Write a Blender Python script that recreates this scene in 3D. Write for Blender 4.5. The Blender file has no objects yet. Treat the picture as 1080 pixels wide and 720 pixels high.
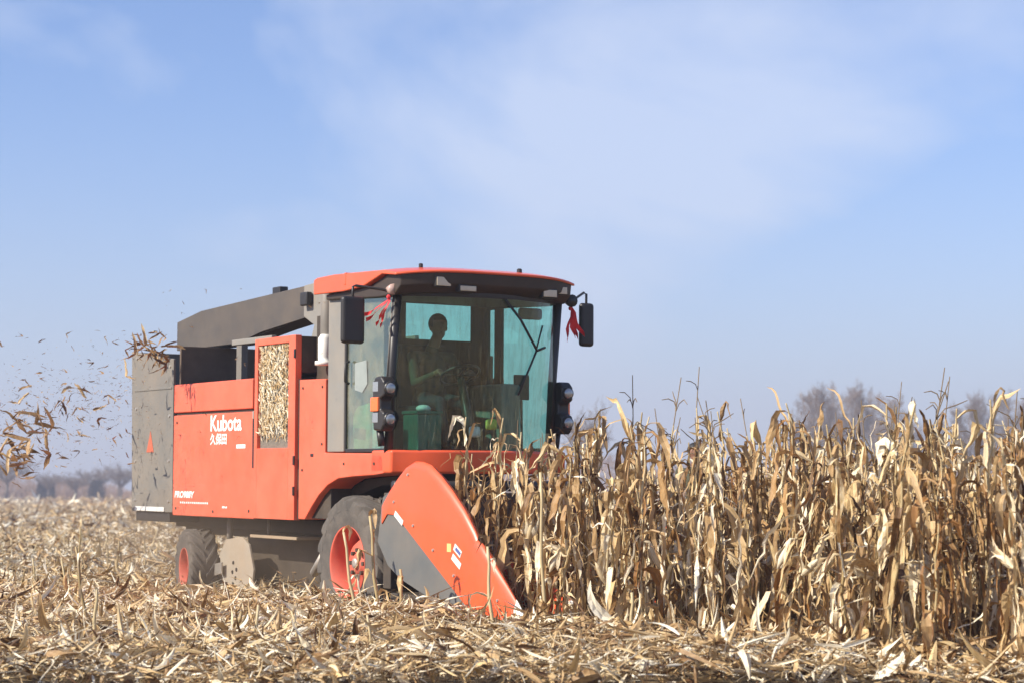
import bpy, bmesh, math, random
import numpy as np
from mathutils import Vector, Matrix
R = math.radians
random.seed(7); rng = np.random.default_rng(7)
scene = bpy.context.scene
SKYX = 7.7
COL = scene.collection

# ------------------------------------------------------------------ camera
CAM_H = 1.29
PITCH = math.atan(159/2200)
cam = bpy.data.cameras.new('camera'); camo = bpy.data.objects.new('camera', cam); COL.objects.link(camo)
camo.location = (0, 0, CAM_H); camo.rotation_euler = (R(90)+PITCH, 0, 0)
cam.sensor_width = 36; cam.lens = 36*2200/1080; cam.clip_end = 6000; cam.clip_start = .1
cam.dof.use_dof = True; cam.dof.focus_distance = 18.5; cam.dof.aperture_fstop = 2.6
scene.camera = camo

# ------------------------------------------------------------------ world and sun
SUN_DIR = Vector((-.89, -.44, 0)).normalized(); SUN_EL = R(37)
w = bpy.data.worlds.new('World'); scene.world = w; w.use_nodes = True
nt = w.node_tree; N = nt.nodes; Lk = nt.links; N.clear()
out = N.new('ShaderNodeOutputWorld'); bg = N.new('ShaderNodeBackground'); bg.inputs[1].default_value = .083
sky = N.new('ShaderNodeTexSky'); sky.sky_type = 'NISHITA'; sky.sun_disc = False
sky.sun_elevation = SUN_EL; sky.sun_rotation = math.atan2(SUN_DIR.x, SUN_DIR.y)
sky.air_density = 1.0; sky.dust_density = .6; sky.ozone_density = 2.0
tint = N.new('ShaderNodeMix'); tint.data_type = 'RGBA'; tint.blend_type = 'MULTIPLY'; tint.inputs[0].default_value = 1
tint.inputs[7].default_value = (.95, 1.05, 1.36, 1)
Lk.new(sky.outputs[0], tint.inputs[6])
tc = N.new('ShaderNodeTexCoord'); mp = N.new('ShaderNodeMapping'); mp.inputs['Scale'].default_value = (1.6, 2.0, 3.6); mp.inputs['Location'].default_value = (SKYX, 0, 0)
mp.inputs['Rotation'].default_value = (0, R(28), 0)
nz = N.new('ShaderNodeTexNoise'); nz.inputs['Scale'].default_value = 1.7; nz.inputs['Detail'].default_value = 8
nz.inputs['Roughness'].default_value = .52; nz.inputs['Distortion'].default_value = .5
cr = N.new('ShaderNodeValToRGB'); cr.color_ramp.elements[0].position = .52; cr.color_ramp.elements[1].position = .66
cr.color_ramp.elements[1].color = (.58, .58, .58, 1)
cl = N.new('ShaderNodeMix'); cl.data_type = 'RGBA'; cl.inputs[7].default_value = (6.2, 6.8, 8.1, 1)
Lk.new(tc.outputs['Generated'], mp.inputs[0]); Lk.new(mp.outputs[0], nz.inputs[0]); Lk.new(nz.outputs[0], cr.inputs[0])
Lk.new(cr.outputs[0], cl.inputs[0]); Lk.new(tint.outputs[2], cl.inputs[6]); sxyz = N.new('ShaderNodeSeparateXYZ'); Lk.new(tc.outputs['Generated'], sxyz.inputs[0])
hzr = N.new('ShaderNodeMapRange'); hzr.inputs[1].default_value = 0; hzr.inputs[2].default_value = .20; hzr.inputs[3].default_value = .85; hzr.inputs[4].default_value = 0; Lk.new(sxyz.outputs[2], hzr.inputs[0])
hzp = N.new('ShaderNodeMath'); hzp.operation = 'POWER'; hzp.inputs[1].default_value = 1.6; Lk.new(hzr.outputs[0], hzp.inputs[0])
hzm = N.new('ShaderNodeMix'); hzm.data_type = 'RGBA'; hzm.inputs[7].default_value = (4.4, 4.7, 5.9, 1); Lk.new(hzp.outputs[0], hzm.inputs[0]); Lk.new(cl.outputs[2], hzm.inputs[6])
Lk.new(hzm.outputs[2], bg.inputs[0]); Lk.new(bg.outputs[0], out.inputs[0])
sl = bpy.data.lights.new('sun', 'SUN'); sl.energy = 5.0; sl.angle = R(.5); sl.color = (1, .92, .79)
so = bpy.data.objects.new('sun', sl); COL.objects.link(so)
sv = SUN_DIR*math.cos(SUN_EL) + Vector((0, 0, math.sin(SUN_EL)))
so.rotation_euler = (-sv).to_track_quat('-Z', 'Y').to_euler(); so.location = (-20, -10, 30)
vs = scene.view_settings; vs.view_transform = 'Standard'; vs.look = 'None'; vs.gamma = 1; vs.exposure = .62
scene.cycles.volume_bounces = 0; scene.cycles.max_bounces = 8; scene.cycles.transparent_max_bounces = 16

GZ = .10      # soil level

# ------------------------------------------------------------------ materials
def newmat(name):
    m = bpy.data.materials.new(name); m.use_nodes = True
    return m, m.node_tree.nodes, m.node_tree.links, m.node_tree.nodes['Principled BSDF']
def mat(name, c, rough=.5, metal=0, var=.12, scale=6, dust=0, dustc=(.42, .33, .23), bump=0, spec=.5, coat=0, mud=0):
    m, n, l, p = newmat(name)
    p.inputs['Roughness'].default_value = rough; p.inputs['Metallic'].default_value = metal
    p.inputs['Specular IOR Level'].default_value = spec; p.inputs['Coat Weight'].default_value = coat
    t = n.new('ShaderNodeTexCoord'); z = n.new('ShaderNodeTexNoise'); z.inputs['Scale'].default_value = scale
    z.inputs['Detail'].default_value = 6; z.inputs['Roughness'].default_value = .65
    l.new(t.outputs['Object'], z.inputs[0])
    mr = n.new('ShaderNodeMapRange'); mr.inputs[1].default_value = .3; mr.inputs[2].default_value = .7
    mr.inputs[3].default_value = 1-var; mr.inputs[4].default_value = 1+var; l.new(z.outputs[0], mr.inputs[0])
    mx = n.new('ShaderNodeMix'); mx.data_type = 'RGBA'; mx.blend_type = 'MULTIPLY'; mx.inputs[0].default_value = 1
    mx.inputs[6].default_value = (*c, 1); l.new(mr.outputs[0], mx.inputs[7])
    last = mx.outputs[2]
    if mud:
        sx = n.new('ShaderNodeSeparateXYZ'); l.new(t.outputs['Object'], sx.inputs[0])
        zm = n.new('ShaderNodeTexNoise'); zm.inputs['Scale'].default_value = 3.2; zm.inputs['Detail'].default_value = 7; zm.inputs['Distortion'].default_value = 1.6
        mpm = n.new('ShaderNodeMapping'); mpm.inputs['Scale'].default_value = (2.2, 1, .9); l.new(t.outputs['Object'], mpm.inputs[0]); l.new(mpm.outputs[0], zm.inputs[0])
        ab = n.new('ShaderNodeMath'); ab.operation = 'SUBTRACT'; ab.inputs[1].default_value = .5; l.new(zm.outputs[0], ab.inputs[0])
        a2 = n.new('ShaderNodeMath'); a2.operation = 'ABSOLUTE'; l.new(ab.outputs[0], a2.inputs[0])
        w1 = n.new('ShaderNodeMapRange'); w1.inputs[1].default_value = .016; w1.inputs[2].default_value = .004; l.new(a2.outputs[0], w1.inputs[0])
        w2 = n.new('ShaderNodeMapRange'); w2.inputs[1].default_value = -2.8; w2.inputs[2].default_value = -4.0; w2.inputs[4].default_value = .75; l.new(sx.outputs[0], w2.inputs[0])
        zb = n.new('ShaderNodeTexNoise'); zb.inputs['Scale'].default_value = 4; l.new(t.outputs['Object'], zb.inputs[0])
        w3 = n.new('ShaderNodeMapRange'); w3.inputs[1].default_value = .44; w3.inputs[2].default_value = .6; l.new(zb.outputs[0], w3.inputs[0])
        p1 = n.new('ShaderNodeMath'); p1.operation = 'MULTIPLY'; l.new(w1.outputs[0], p1.inputs[0]); l.new(w2.outputs[0], p1.inputs[1])
        p2 = n.new('ShaderNodeMath'); p2.operation = 'MULTIPLY'; l.new(p1.outputs[0], p2.inputs[0]); l.new(w3.outputs[0], p2.inputs[1])
        mm = n.new('ShaderNodeMix'); mm.data_type = 'RGBA'; mm.inputs[7].default_value = (.12, .035, .02, 1); l.new(p2.outputs[0], mm.inputs[0]); l.new(last, mm.inputs[6]); last = mm.outputs[2]
    if dust:
        z2 = n.new('ShaderNodeTexNoise'); z2.inputs['Scale'].default_value = 2.3; z2.inputs['Detail'].default_value = 9
        z2.inputs['Roughness'].default_value = .7; l.new(t.outputs['Object'], z2.inputs[0])
        d = n.new('ShaderNodeMapRange'); d.inputs[1].default_value = .3; d.inputs[2].default_value = .75
        d.inputs[3].default_value = dust*.35; d.inputs[4].default_value = min(1, dust*1.8); l.new(z2.outputs[0], d.inputs[0])
        dm = n.new('ShaderNodeMix'); dm.data_type = 'RGBA'; dm.inputs[7].default_value = (*dustc, 1)
        l.new(d.outputs[0], dm.inputs[0]); l.new(last, dm.inputs[6]); last = dm.outputs[2]
        rr = n.new('ShaderNodeMapRange'); rr.inputs[3].default_value = rough; rr.inputs[4].default_value = min(1, rough+.45)
        l.new(d.outputs[0], rr.inputs[0]); l.new(rr.outputs[0], p.inputs['Roughness'])
    l.new(last, p.inputs['Base Color'])
    if bump:
        b = n.new('ShaderNodeBump'); b.inputs['Strength'].default_value = bump; b.inputs['Distance'].default_value = .01
        z3 = n.new('ShaderNodeTexNoise'); z3.inputs['Scale'].default_value = scale*5; z3.inputs['Detail'].default_value = 4
        l.new(t.outputs['Object'], z3.inputs[0]); l.new(z3.outputs[0], b.inputs['Height']); l.new(b.outputs[0], p.inputs['Normal'])
    return m
def leafmat(name, ramp, trans=.3, rough=.5, soil=False):
    """dry leaf: attribute 'lf' = (across, along, random per leaf)"""
    m, n, l, p = newmat(name)
    a = n.new('ShaderNodeAttribute'); a.attribute_name = 'lf'
    sx = n.new('ShaderNodeSeparateXYZ'); l.new(a.outputs['Vector'], sx.inputs[0])
    c = n.new('ShaderNodeValToRGB'); e = c.color_ramp.elements
    for i, (pos, col) in enumerate(ramp):
        k = e[i] if i < 2 else e.new(pos)
        k.position = pos; k.color = (*col, 1)
    oi = n.new('ShaderNodeObjectInfo'); ad = n.new('ShaderNodeMath'); ad.operation = 'MULTIPLY_ADD'; ad.inputs[1].default_value = .22
    l.new(oi.outputs['Random'], ad.inputs[0]); l.new(sx.outputs[2], ad.inputs[2])
    ns = n.new('ShaderNodeTexNoise'); ns.inputs['Scale'].default_value = 1; ns.inputs['Detail'].default_value = 5; ns.inputs['Roughness'].default_value = .6
    mp = n.new('ShaderNodeCombineXYZ')
    def mul(o, f):
        q = n.new('ShaderNodeMath'); q.operation = 'MULTIPLY'; q.inputs[1].default_value = f; l.new(o, q.inputs[0]); return q.outputs[0]
    l.new(mul(sx.outputs[0], 5), mp.inputs[0]); l.new(mul(sx.outputs[1], 5), mp.inputs[1]); l.new(mul(sx.outputs[2], 91), mp.inputs[2])
    l.new(mp.outputs[0], ns.inputs[0])
    blot = n.new('ShaderNodeMath'); blot.operation = 'MULTIPLY_ADD'; blot.inputs[1].default_value = .55; l.new(ns.outputs[0], blot.inputs[0])
    s2 = n.new('ShaderNodeMath'); s2.operation = 'SUBTRACT'; s2.inputs[1].default_value = .38; l.new(ad.outputs[0], s2.inputs[0]); l.new(s2.outputs[0], blot.inputs[2])
    l.new(blot.outputs[0], c.inputs[0])
    st = n.new('ShaderNodeTexNoise'); st.inputs['Scale'].default_value = 1; st.inputs['Detail'].default_value = 2
    mp2 = n.new('ShaderNodeCombineXYZ'); l.new(mul(sx.outputs[0], 26), mp2.inputs[0]); l.new(mul(sx.outputs[1], 1.5), mp2.inputs[1]); l.new(mul(sx.outputs[2], 57), mp2.inputs[2])
    l.new(mp2.outputs[0], st.inputs[0])
    mr = n.new('ShaderNodeMapRange'); mr.inputs[1].default_value = .3; mr.inputs[2].default_value = .7; mr.inputs[3].default_value = .72; mr.inputs[4].default_value = 1.15
    l.new(st.outputs[0], mr.inputs[0])
    mx = n.new('ShaderNodeMix'); mx.data_type = 'RGBA'; mx.blend_type = 'MULTIPLY'; mx.inputs[0].default_value = 1
    l.new(c.outputs[0], mx.inputs[6]); l.new(mr.outputs[0], mx.inputs[7])
    l.new(mx.outputs[2], p.inputs['Base Color']); p.inputs['Roughness'].default_value = rough; p.inputs['Specular IOR Level'].default_value = .45
    b = n.new('ShaderNodeBump'); b.inputs['Strength'].default_value = .5; b.inputs['Distance'].default_value = .004
    l.new(st.outputs[0], b.inputs['Height']); l.new(b.outputs[0], p.inputs['Normal'])
    if trans:
        tr = n.new('ShaderNodeBsdfTranslucent'); l.new(mx.outputs[2], tr.inputs[0]); ms = n.new('ShaderNodeMixShader'); ms.inputs[0].default_value = trans
        l.new(p.outputs[0], ms.inputs[1]); l.new(tr.outputs[0], ms.inputs[2]); l.new(ms.outputs[0], n['Material Output'].inputs[0])
    return m
def glassmat(name, tintc, dust=.12, rough=.02, painted_refl=False, refl=1.0):
    m, n, l, p = newmat(name); n.remove(p)
    tr = n.new('ShaderNodeBsdfTransparent'); tr.inputs[0].default_value = (*tintc, 1)
    gl = n.new('ShaderNodeBsdfGlossy'); gl.inputs['Roughness'].default_value = rough; gl.inputs[0].default_value = (.9, 1, .98, 1)
    fr = n.new('ShaderNodeLayerWeight'); fr.inputs[0].default_value = .5
    pw = n.new('ShaderNodeMath'); pw.operation = 'POWER'; pw.inputs[1].default_value = 4.2; l.new(fr.outputs['Facing'], pw.inputs[0])
    fm = n.new('ShaderNodeMath'); fm.operation = 'MULTIPLY_ADD'; fm.inputs[1].default_value = .9*refl; fm.inputs[2].default_value = .055*refl; l.new(pw.outputs[0], fm.inputs[0])
    m1 = n.new('ShaderNodeMixShader'); l.new(fm.outputs[0], m1.inputs[0]); l.new(tr.outputs[0], m1.inputs[1]); l.new(gl.outputs[0], m1.inputs[2])
    df = n.new('ShaderNodeBsdfDiffuse'); df.inputs[0].default_value = (.20, .16, .085, 1) if painted_refl else (.42, .36, .25, 1)  # windscreen: olive diffuse streaks paint the crop's reflection into the dust layer
    t = n.new('ShaderNodeTexCoord'); mp = n.new('ShaderNodeMapping'); mp.inputs['Scale'].default_value = (22, 22, 3.5) if painted_refl else (4, 4, 4)
    z = n.new('ShaderNodeTexNoise'); z.inputs['Scale'].default_value = 1; z.inputs['Detail'].default_value = 8; z.inputs['Roughness'].default_value = .7
    l.new(t.outputs['Object'], mp.inputs[0]); l.new(mp.outputs[0], z.inputs[0])
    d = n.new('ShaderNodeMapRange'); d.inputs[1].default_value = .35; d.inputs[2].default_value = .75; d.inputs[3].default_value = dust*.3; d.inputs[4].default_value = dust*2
    if painted_refl: d.inputs[1].default_value = .46; d.inputs[2].default_value = .70; d.inputs[4].default_value = .26  # painted reflection streaks, sharper and stronger than plain dust
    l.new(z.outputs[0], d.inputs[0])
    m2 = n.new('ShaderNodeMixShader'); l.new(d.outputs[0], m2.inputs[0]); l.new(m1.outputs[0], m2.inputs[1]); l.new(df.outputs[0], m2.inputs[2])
    l.new(m2.outputs[0], n['Material Output'].inputs[0]); return m

DUST = (.42, .30, .19)
RED = mat('red_paint', (.78, .090, .020), .35, var=.07, scale=3, dust=.07, dustc=DUST, coat=.4)
RED2 = mat('red_panel_paint', (.82, .092, .034), .42, var=.07, scale=3, dust=.16, dustc=(.56, .33, .21), coat=.15, mud=1)
GREY = mat('grey_paint', (.14, .14, .13), .5, var=.08, scale=3, dust=.17, dustc=DUST)
LGREY = mat('light_grey_paint', (.19, .195, .185), .5, var=.08, scale=3, dust=.2, dustc=DUST)
DGREY = mat('dark_grey_paint', (.055, .05, .045), .5, var=.1, scale=3, dust=.10, dustc=DUST)
BLACK = mat('black_plastic', (.012, .012, .013), .42, var=.2, scale=5, dust=.03, dustc=DUST)
DARK = mat('dark_machinery', (.022, .018, .014), .7, var=.3, scale=6, dust=.09, dustc=DUST, bump=.3)
RUB = mat('tyre_rubber', (.03, .029, .028), .8, var=.2, scale=9, dust=.30, dustc=(.28, .23, .18), bump=.3)
STEEL = mat('bare_steel', (.5, .48, .44), .42, .7, var=.15, scale=8, dust=.25, dustc=DUST)
WHITE = mat('white_paint', (.8, .78, .72), .5, var=.06, dust=.08, dustc=DUST)
LENS = mat('lamp_lens', (.36, .37, .37), .14, .5, var=.05, coat=1)
AMBER = mat('amber_lens', (.9, .16, .02), .2, var=.05, coat=.6)
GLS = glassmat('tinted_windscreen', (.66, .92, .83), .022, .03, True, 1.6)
GLS2 = glassmat('dusty_door_glass', (.60, .84, .78), .20, .06, False, 2.0)
GLSR = glassmat('rear_glass', (.74, .95, .90), .04, .03)
INT = mat('cab_interior', (.022, .018, .013), .85, var=.3, scale=7)
WRED = mat('dusty_wheel_red', (.62, .055, .025), .6, var=.15, scale=5, dust=.30, dustc=(.45, .26, .18))
SKIN = mat('skin', (.26, .13, .08), .55); HAIR = mat('black_hair', (.012, .01, .009), .6)
JACKET = mat('olive_jacket', (.06, .06, .035), .85, bump=.4); TROUSER = mat('dark_trousers', (.03, .032, .045), .85)
LEAF = leafmat('dry_corn_leaf', [(0, (.09, .038, .010)), (1, (.95, .87, .68)), (.24, (.25, .13, .042)), (.46, (.54, .36, .17)), (.72, (.70, .51, .25))], .10)
RUST = leafmat('rusty_corn_leaf', [(0, (.16, .07, .02)), (1, (.62, .42, .2)), (.5, (.38, .18, .05))], .25)
STALKM = leafmat('dry_corn_stalk', [(0, (.22, .14, .05)), (1, (.66, .54, .32)), (.5, (.46, .34, .16))], 0, .5)
TASS = leafmat('dry_tassel', [(0, (.14, .09, .045)), (1, (.38, .28, .16))], 0, .7)
HUSK = leafmat('dry_husk', [(0, (.34, .2, .08)), (1, (.84, .74, .54)), (.5, (.66, .50, .28))], .15)
BARK = mat('grey_brown_bark', (.15, .115, .09), .9, var=.2, scale=2)
TWIG = mat('bare_twigs', (.20, .145, .105), .9, var=.2, scale=.3)
BRUSH = mat('far_brush', (.34, .21, .12), .95, var=.35, scale=.08)
SHRUB = mat('dark_shrub', (.06, .05, .035), .95, var=.3, scale=1)

# ------------------------------------------------------------------ builders
class MB:
    def __init__(s): s.v = []; s.f = []; s.a = []
    def add(s, vs, fs, at=None):
        o = len(s.v); s.v += [tuple(q) for q in vs]; s.f += [tuple(i+o for i in f) for f in fs]
        s.a += at if at else [(0, 0, .5)]*len(vs)
    def box(s, x0, x1, y0, y1, z0, z1):
        s.add([(x, y, z) for z in (z0, z1) for y in (y0, y1) for x in (x0, x1)],
              [(0, 2, 3, 1), (4, 5, 7, 6), (0, 1, 5, 4), (2, 6, 7, 3), (0, 4, 6, 2), (1, 3, 7, 5)]); return s
    def prism(s, poly, y0, y1, n=1, fn=None):
        """polygon in x,z swept along y"""
        k = len(poly); vs = []
        for i in range(n+1):
            y = y0+(y1-y0)*i/n
            for (x, z) in poly:
                vs.append(fn(x, y, z) if fn else (x, y, z))
        fs = [tuple(range(k)), tuple(reversed([n*k+i for i in range(k)]))]
        for i in range(n):
            for j in range(k):
                a = i*k+j; b = i*k+(j+1) % k
                fs.append((a, a+k, b+k, b))
        s.add(vs, fs); return s
    def tube(s, pts, r, n=8, cap=True, tint=None, vlen=0):
        pts = [Vector(p) for p in pts]; m = len(pts); rs = r if isinstance(r, (list, tuple)) else [r]*m
        vs = []; at = []; up = None
        for i, p in enumerate(pts):
            t = (pts[min(i+1, m-1)]-pts[max(i-1, 0)]).normalized()
            if up is None: up = Vector((0, 0, 1)) if abs(t.z) < .9 else Vector((1, 0, 0))
            a = t.cross(up).normalized(); b = a.cross(t).normalized(); up = b
            for j in range(n):
                th = 2*math.pi*j/n; vs.append(p+(a*math.cos(th)+b*math.sin(th))*rs[i]); at.append((j/n, i*.3+vlen, .5 if tint is None else tint))
        fs = [(i*n+j, i*n+(j+1) % n, (i+1)*n+(j+1) % n, (i+1)*n+j) for i in range(m-1) for j in range(n)]
        if cap: fs += [tuple(reversed(range(n))), tuple((m-1)*n+j for j in range(n))]
        s.add(vs, fs, at); return s
    def lathe(s, prof, c, axis=1, n=32, closed=True):
        """profile [(r, h)] about axis through c"""
        vs = []
        for (r, h) in prof:
            for j in range(n):
                th = 2*math.pi*j/n; a, b = r*math.cos(th), r*math.sin(th)
                q = {0: (h, a, b), 1: (a, h, b), 2: (a, b, h)}[axis]
                vs.append((c[0]+q[0], c[1]+q[1], c[2]+q[2]))
        m = len(prof)
        fs = [(i*n+j, i*n+(j+1) % n, (i+1)*n+(j+1) % n, (i+1)*n+j) for i in range(m-1) for j in range(n)]
        if closed: fs += [tuple(range(n)), tuple((m-1)*n+j for j in range(n))]
        s.add(vs, fs); return s
    def sphere(s, c, r, n=12):
        rx, ry, rz = r if isinstance(r, tuple) else (r, r, r); vs = []; m = n//2+1
        for i in range(1, m):
            ph = math.pi*i/m
            for j in range(n):
                th = 2*math.pi*j/n; vs.append((c[0]+rx*math.sin(ph)*math.cos(th), c[1]+ry*math.sin(ph)*math.sin(th), c[2]+rz*math.cos(ph)))
        k = len(vs); vs += [(c[0], c[1], c[2]+rz), (c[0], c[1], c[2]-rz)]
        fs = [(i*n+j, (i+1)*n+j, (i+1)*n+(j+1) % n, i*n+(j+1) % n) for i in range(m-2) for j in range(n)]
        fs += [(k, j, (j+1) % n) for j in range(n)] + [(k+1, (m-2)*n+(j+1) % n, (m-2)*n+j) for j in range(n)]
        s.add(vs, fs); return s
    def loft(s, secs):
        k = len(secs[0]); vs = [p for q in secs for p in q]; n = len(secs)
        fs = [tuple(range(k)), tuple(reversed([(n-1)*k+i for i in range(k)]))]
        fs += [(i*k+j, (i+1)*k+j, (i+1)*k+(j+1) % k, i*k+(j+1) % k) for i in range(n-1) for j in range(k)]
        s.add(vs, fs); return s
    def build(s, name, m, parent=None, bevel=0, smooth=False, fixn=True, seg=2):
        me = bpy.data.meshes.new(name); me.from_pydata(s.v, [], s.f)
        if fixn:
            b = bmesh.new(); b.from_mesh(me); bmesh.ops.recalc_face_normals(b, faces=b.faces[:]); b.to_mesh(me); b.free()
        at = me.attributes.new('lf', 'FLOAT_VECTOR', 'POINT'); at.data.foreach_set('vector', np.array(s.a, dtype=np.float32).ravel())
        me.materials.append(m); me.update()
        o = bpy.data.objects.new(name, me); COL.objects.link(o)
        if parent is not None: o.parent = parent
        if smooth: me.polygons.foreach_set('use_smooth', [True]*len(me.polygons))
        if bevel:
            bv = o.modifiers.new('bevel', 'BEVEL'); bv.width = bevel; bv.segments = seg; bv.limit_method = 'ANGLE'; bv.angle_limit = R(35)
            bv.harden_normals = False
            me.polygons.foreach_set('use_smooth', [True]*len(me.polygons)); ws = o.modifiers.new('wn', 'WEIGHTED_NORMAL'); ws.keep_sharp = False
        return o
def tag(o, label=None, cat=None, group=None, kind=None):
    if label: o['label'] = label
    if cat: o['category'] = cat
    if group: o['group'] = group
    if kind: o['kind'] = kind
    return o
def empty(name, loc=(0, 0, 0), rot=(0, 0, 0), parent=None):
    o = bpy.data.objects.new(name, None); COL.objects.link(o); o.location = loc; o.rotation_euler = rot; o.empty_display_size = .2
    if parent: o.parent = parent
    return o
def box(name, m, par, x0, x1, y0, y1, z0, z1, bevel=.008):
    return MB().box(x0, x1, y0, y1, z0, z1).build(name, m, par, bevel)
def bigmesh(name, verts, faces, attr, m, smooth=False):
    me = bpy.data.meshes.new(name); nv = len(verts); nf = len(faces)
    me.vertices.add(nv); me.vertices.foreach_set('co', verts.astype(np.float32).ravel())
    me.loops.add(nf*4); me.loops.foreach_set('vertex_index', faces.astype(np.int32).ravel())
    me.polygons.add(nf); me.polygons.foreach_set('loop_start', np.arange(0, nf*4, 4, dtype=np.int32))
    me.update(calc_edges=True)
    at = me.attributes.new('lf', 'FLOAT_VECTOR', 'POINT'); at.data.foreach_set('vector', attr.astype(np.float32).ravel())
    me.polygons.foreach_set('use_smooth', np.full(nf, smooth))
    me.materials.append(m); o = bpy.data.objects.new(name, me); COL.objects.link(o); return o
def ribbons(base, az, el0, el1, L, W, tw0, tw1, rnd, seg=4, fold=.35, turn=None):
    """many curled strips at once: returns verts, faces, attributes"""
    n = len(L); t = np.linspace(0, 1, seg+1)
    el = el0[:, None]+(el1-el0)[:, None]*t; azz = az[:, None]+(turn[:, None]*t if turn is not None else 0)
    d = np.stack([np.cos(el)*np.cos(azz), np.cos(el)*np.sin(azz), np.sin(el)], -1)
    step = L[:, None, None]/seg*(d[:, :-1]+d[:, 1:])/2
    P = base[:, None, :]+np.concatenate([np.zeros((n, 1, 3)), np.cumsum(step, 1)], 1)
    side = np.stack([-np.sin(azz), np.cos(azz), np.zeros_like(azz)], -1); nor = np.cross(d, side)
    tw = tw0[:, None]+(tw1-tw0)[:, None]*t
    S = side*np.cos(tw)[..., None]+nor*np.sin(tw)[..., None]; Q = -side*np.sin(tw)[..., None]+nor*np.cos(tw)[..., None]
    prof = np.clip(np.minimum((t+.12)*3, 1)*(1.02-t**3), .08, 1)
    h = (W[:, None]*prof)[..., None]/2
    V = np.stack([P-S*h, P+Q*h*fold*2, P+S*h], 2).reshape(n, (seg+1)*3, 3)
    i = np.arange(seg)[:, None]*3+np.arange(2)[None, :]; i = i.ravel()
    f = np.stack([i, i+1, i+4, i+3], -1)
    F_ = (f[None]+(np.arange(n)*(seg+1)*3)[:, None, None]).reshape(-1, 4)
    u = np.broadcast_to(np.array([0, .5, 1.])[None, None, :], (n, seg+1, 3)); v = np.broadcast_to((t[None, :]*L[:, None])[..., None]*3, (n, seg+1, 3))
    A = np.stack([u, v, np.broadcast_to(rnd[:, None, None], (n, seg+1, 3))], -1).reshape(-1, 3)
    return V.reshape(-1, 3), F_, A
def joinb(parts):
    o = 0; V = []; F_ = []; A = []
    for v, f, a in parts: V.append(v); F_.append(f+o); A.append(a); o += len(v)
    return np.concatenate(V), np.concatenate(F_), np.concatenate(A)
def at(px, py, d):     # a point of the place seen at that spot of the photograph, d metres off
    x = (px-540)/2200; z = (360-py)/2200
    dy = math.cos(PITCH)-z*math.sin(PITCH); dz = math.sin(PITCH)+z*math.cos(PITCH)
    return Vector((x/dy*d, d, CAM_H+dz/dy*d))

# ------------------------------------------------------------------ ground
def ground_h(x, y): return GZ+.03*np.sin(x*.9+1)*np.sin(y*.7)+.02*np.sin(x*2.3+y*1.7)
gm, n, l, p = newmat('stubble_soil')
t = n.new('ShaderNodeTexCoord')
z1 = n.new('ShaderNodeTexNoise'); z1.inputs['Scale'].default_value = 9; z1.inputs['Detail'].default_value = 9; z1.inputs['Roughness'].default_value = .75
z2 = n.new('ShaderNodeTexNoise'); z2.inputs['Scale'].default_value = .12; z2.inputs['Detail'].default_value = 5
c1 = n.new('ShaderNodeValToRGB'); e = c1.color_ramp.elements
e[0].position = .36; e[0].color = (.13, .075, .032, 1); e[1].position = .66; e[1].color = (.50, .38, .21, 1)
c2 = n.new('ShaderNodeMapRange'); c2.inputs[1].default_value = .3; c2.inputs[2].default_value = .7; c2.inputs[3].default_value = .85; c2.inputs[4].default_value = 1.1
mx = n.new('ShaderNodeMix'); mx.data_type = 'RGBA'; mx.blend_type = 'MULTIPLY'; mx.inputs[0].default_value = 1
l.new(t.outputs['Object'], z1.inputs[0]); l.new(t.outputs['Object'], z2.inputs[0]); l.new(z1.outputs[0], c1.inputs[0]); l.new(z2.outputs[0], c2.inputs[0])
l.new(c1.outputs[0], mx.inputs[6]); l.new(c2.outputs[0], mx.inputs[7]); l.new(mx.outputs[2], p.inputs['Base Color']); p.inputs['Roughness'].default_value = .95
b = n.new('ShaderNodeBump'); b.inputs['Strength'].default_value = .9; b.inputs['Distance'].default_value = .12; l.new(z1.outputs[0], b.inputs['Height']); l.new(b.outputs[0], p.inputs['Normal'])
xs = np.concatenate([[-3000, -800, -200, -80, -40], np.arange(-20, 20.1, .5), [40, 80, 200, 800, 3000]])
ys = np.concatenate([[-300, -50, 0], np.arange(8, 40, .5), [50, 70, 100, 200, 600, 1500, 4000]])
X_, Y_ = np.meshgrid(xs, ys); Zg = np.where((abs(X_) <= 20) & (Y_ >= 8) & (Y_ < 40), ground_h(X_, Y_), GZ)
V = np.stack([X_, Y_, Zg], -1).reshape(-1, 3); nx = len(xs)
ii = (np.arange(len(ys)-1)[:, None]*nx+np.arange(nx-1)[None]).ravel(); F_ = np.stack([ii, ii+1, ii+nx+1, ii+nx], -1)
g = bigmesh('ground', V, F_, np.zeros((len(V), 3)), gm, True); tag(g, kind='structure')

# ------------------------------------------------------------------ harvester frame
HEAD = R(-58); TILT = R(.56)
HO = Vector((-.69, 20.13, 0))
hv = empty('corn_harvester', HO, (0, 0, 0))
hx = Vector((math.cos(HEAD)*math.cos(TILT), math.sin(HEAD)*math.cos(TILT), -math.sin(TILT))); hy = Vector((-math.sin(HEAD), math.cos(HEAD), 0)); hz = hx.cross(hy)
HM = Matrix((hx, hy, hz)).transposed().to_4x4(); HM.translation = HO
hv.matrix_world = HM
tag(hv, 'orange-red and grey self-propelled corn harvester with a glazed cab cutting into the dry corn', 'harvester')
def HW(x, y, z): return HM @ Vector((x, y, z))
def place(o):    # a loose thing modelled in harvester coordinates
    o.matrix_world = HM; return o

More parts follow.
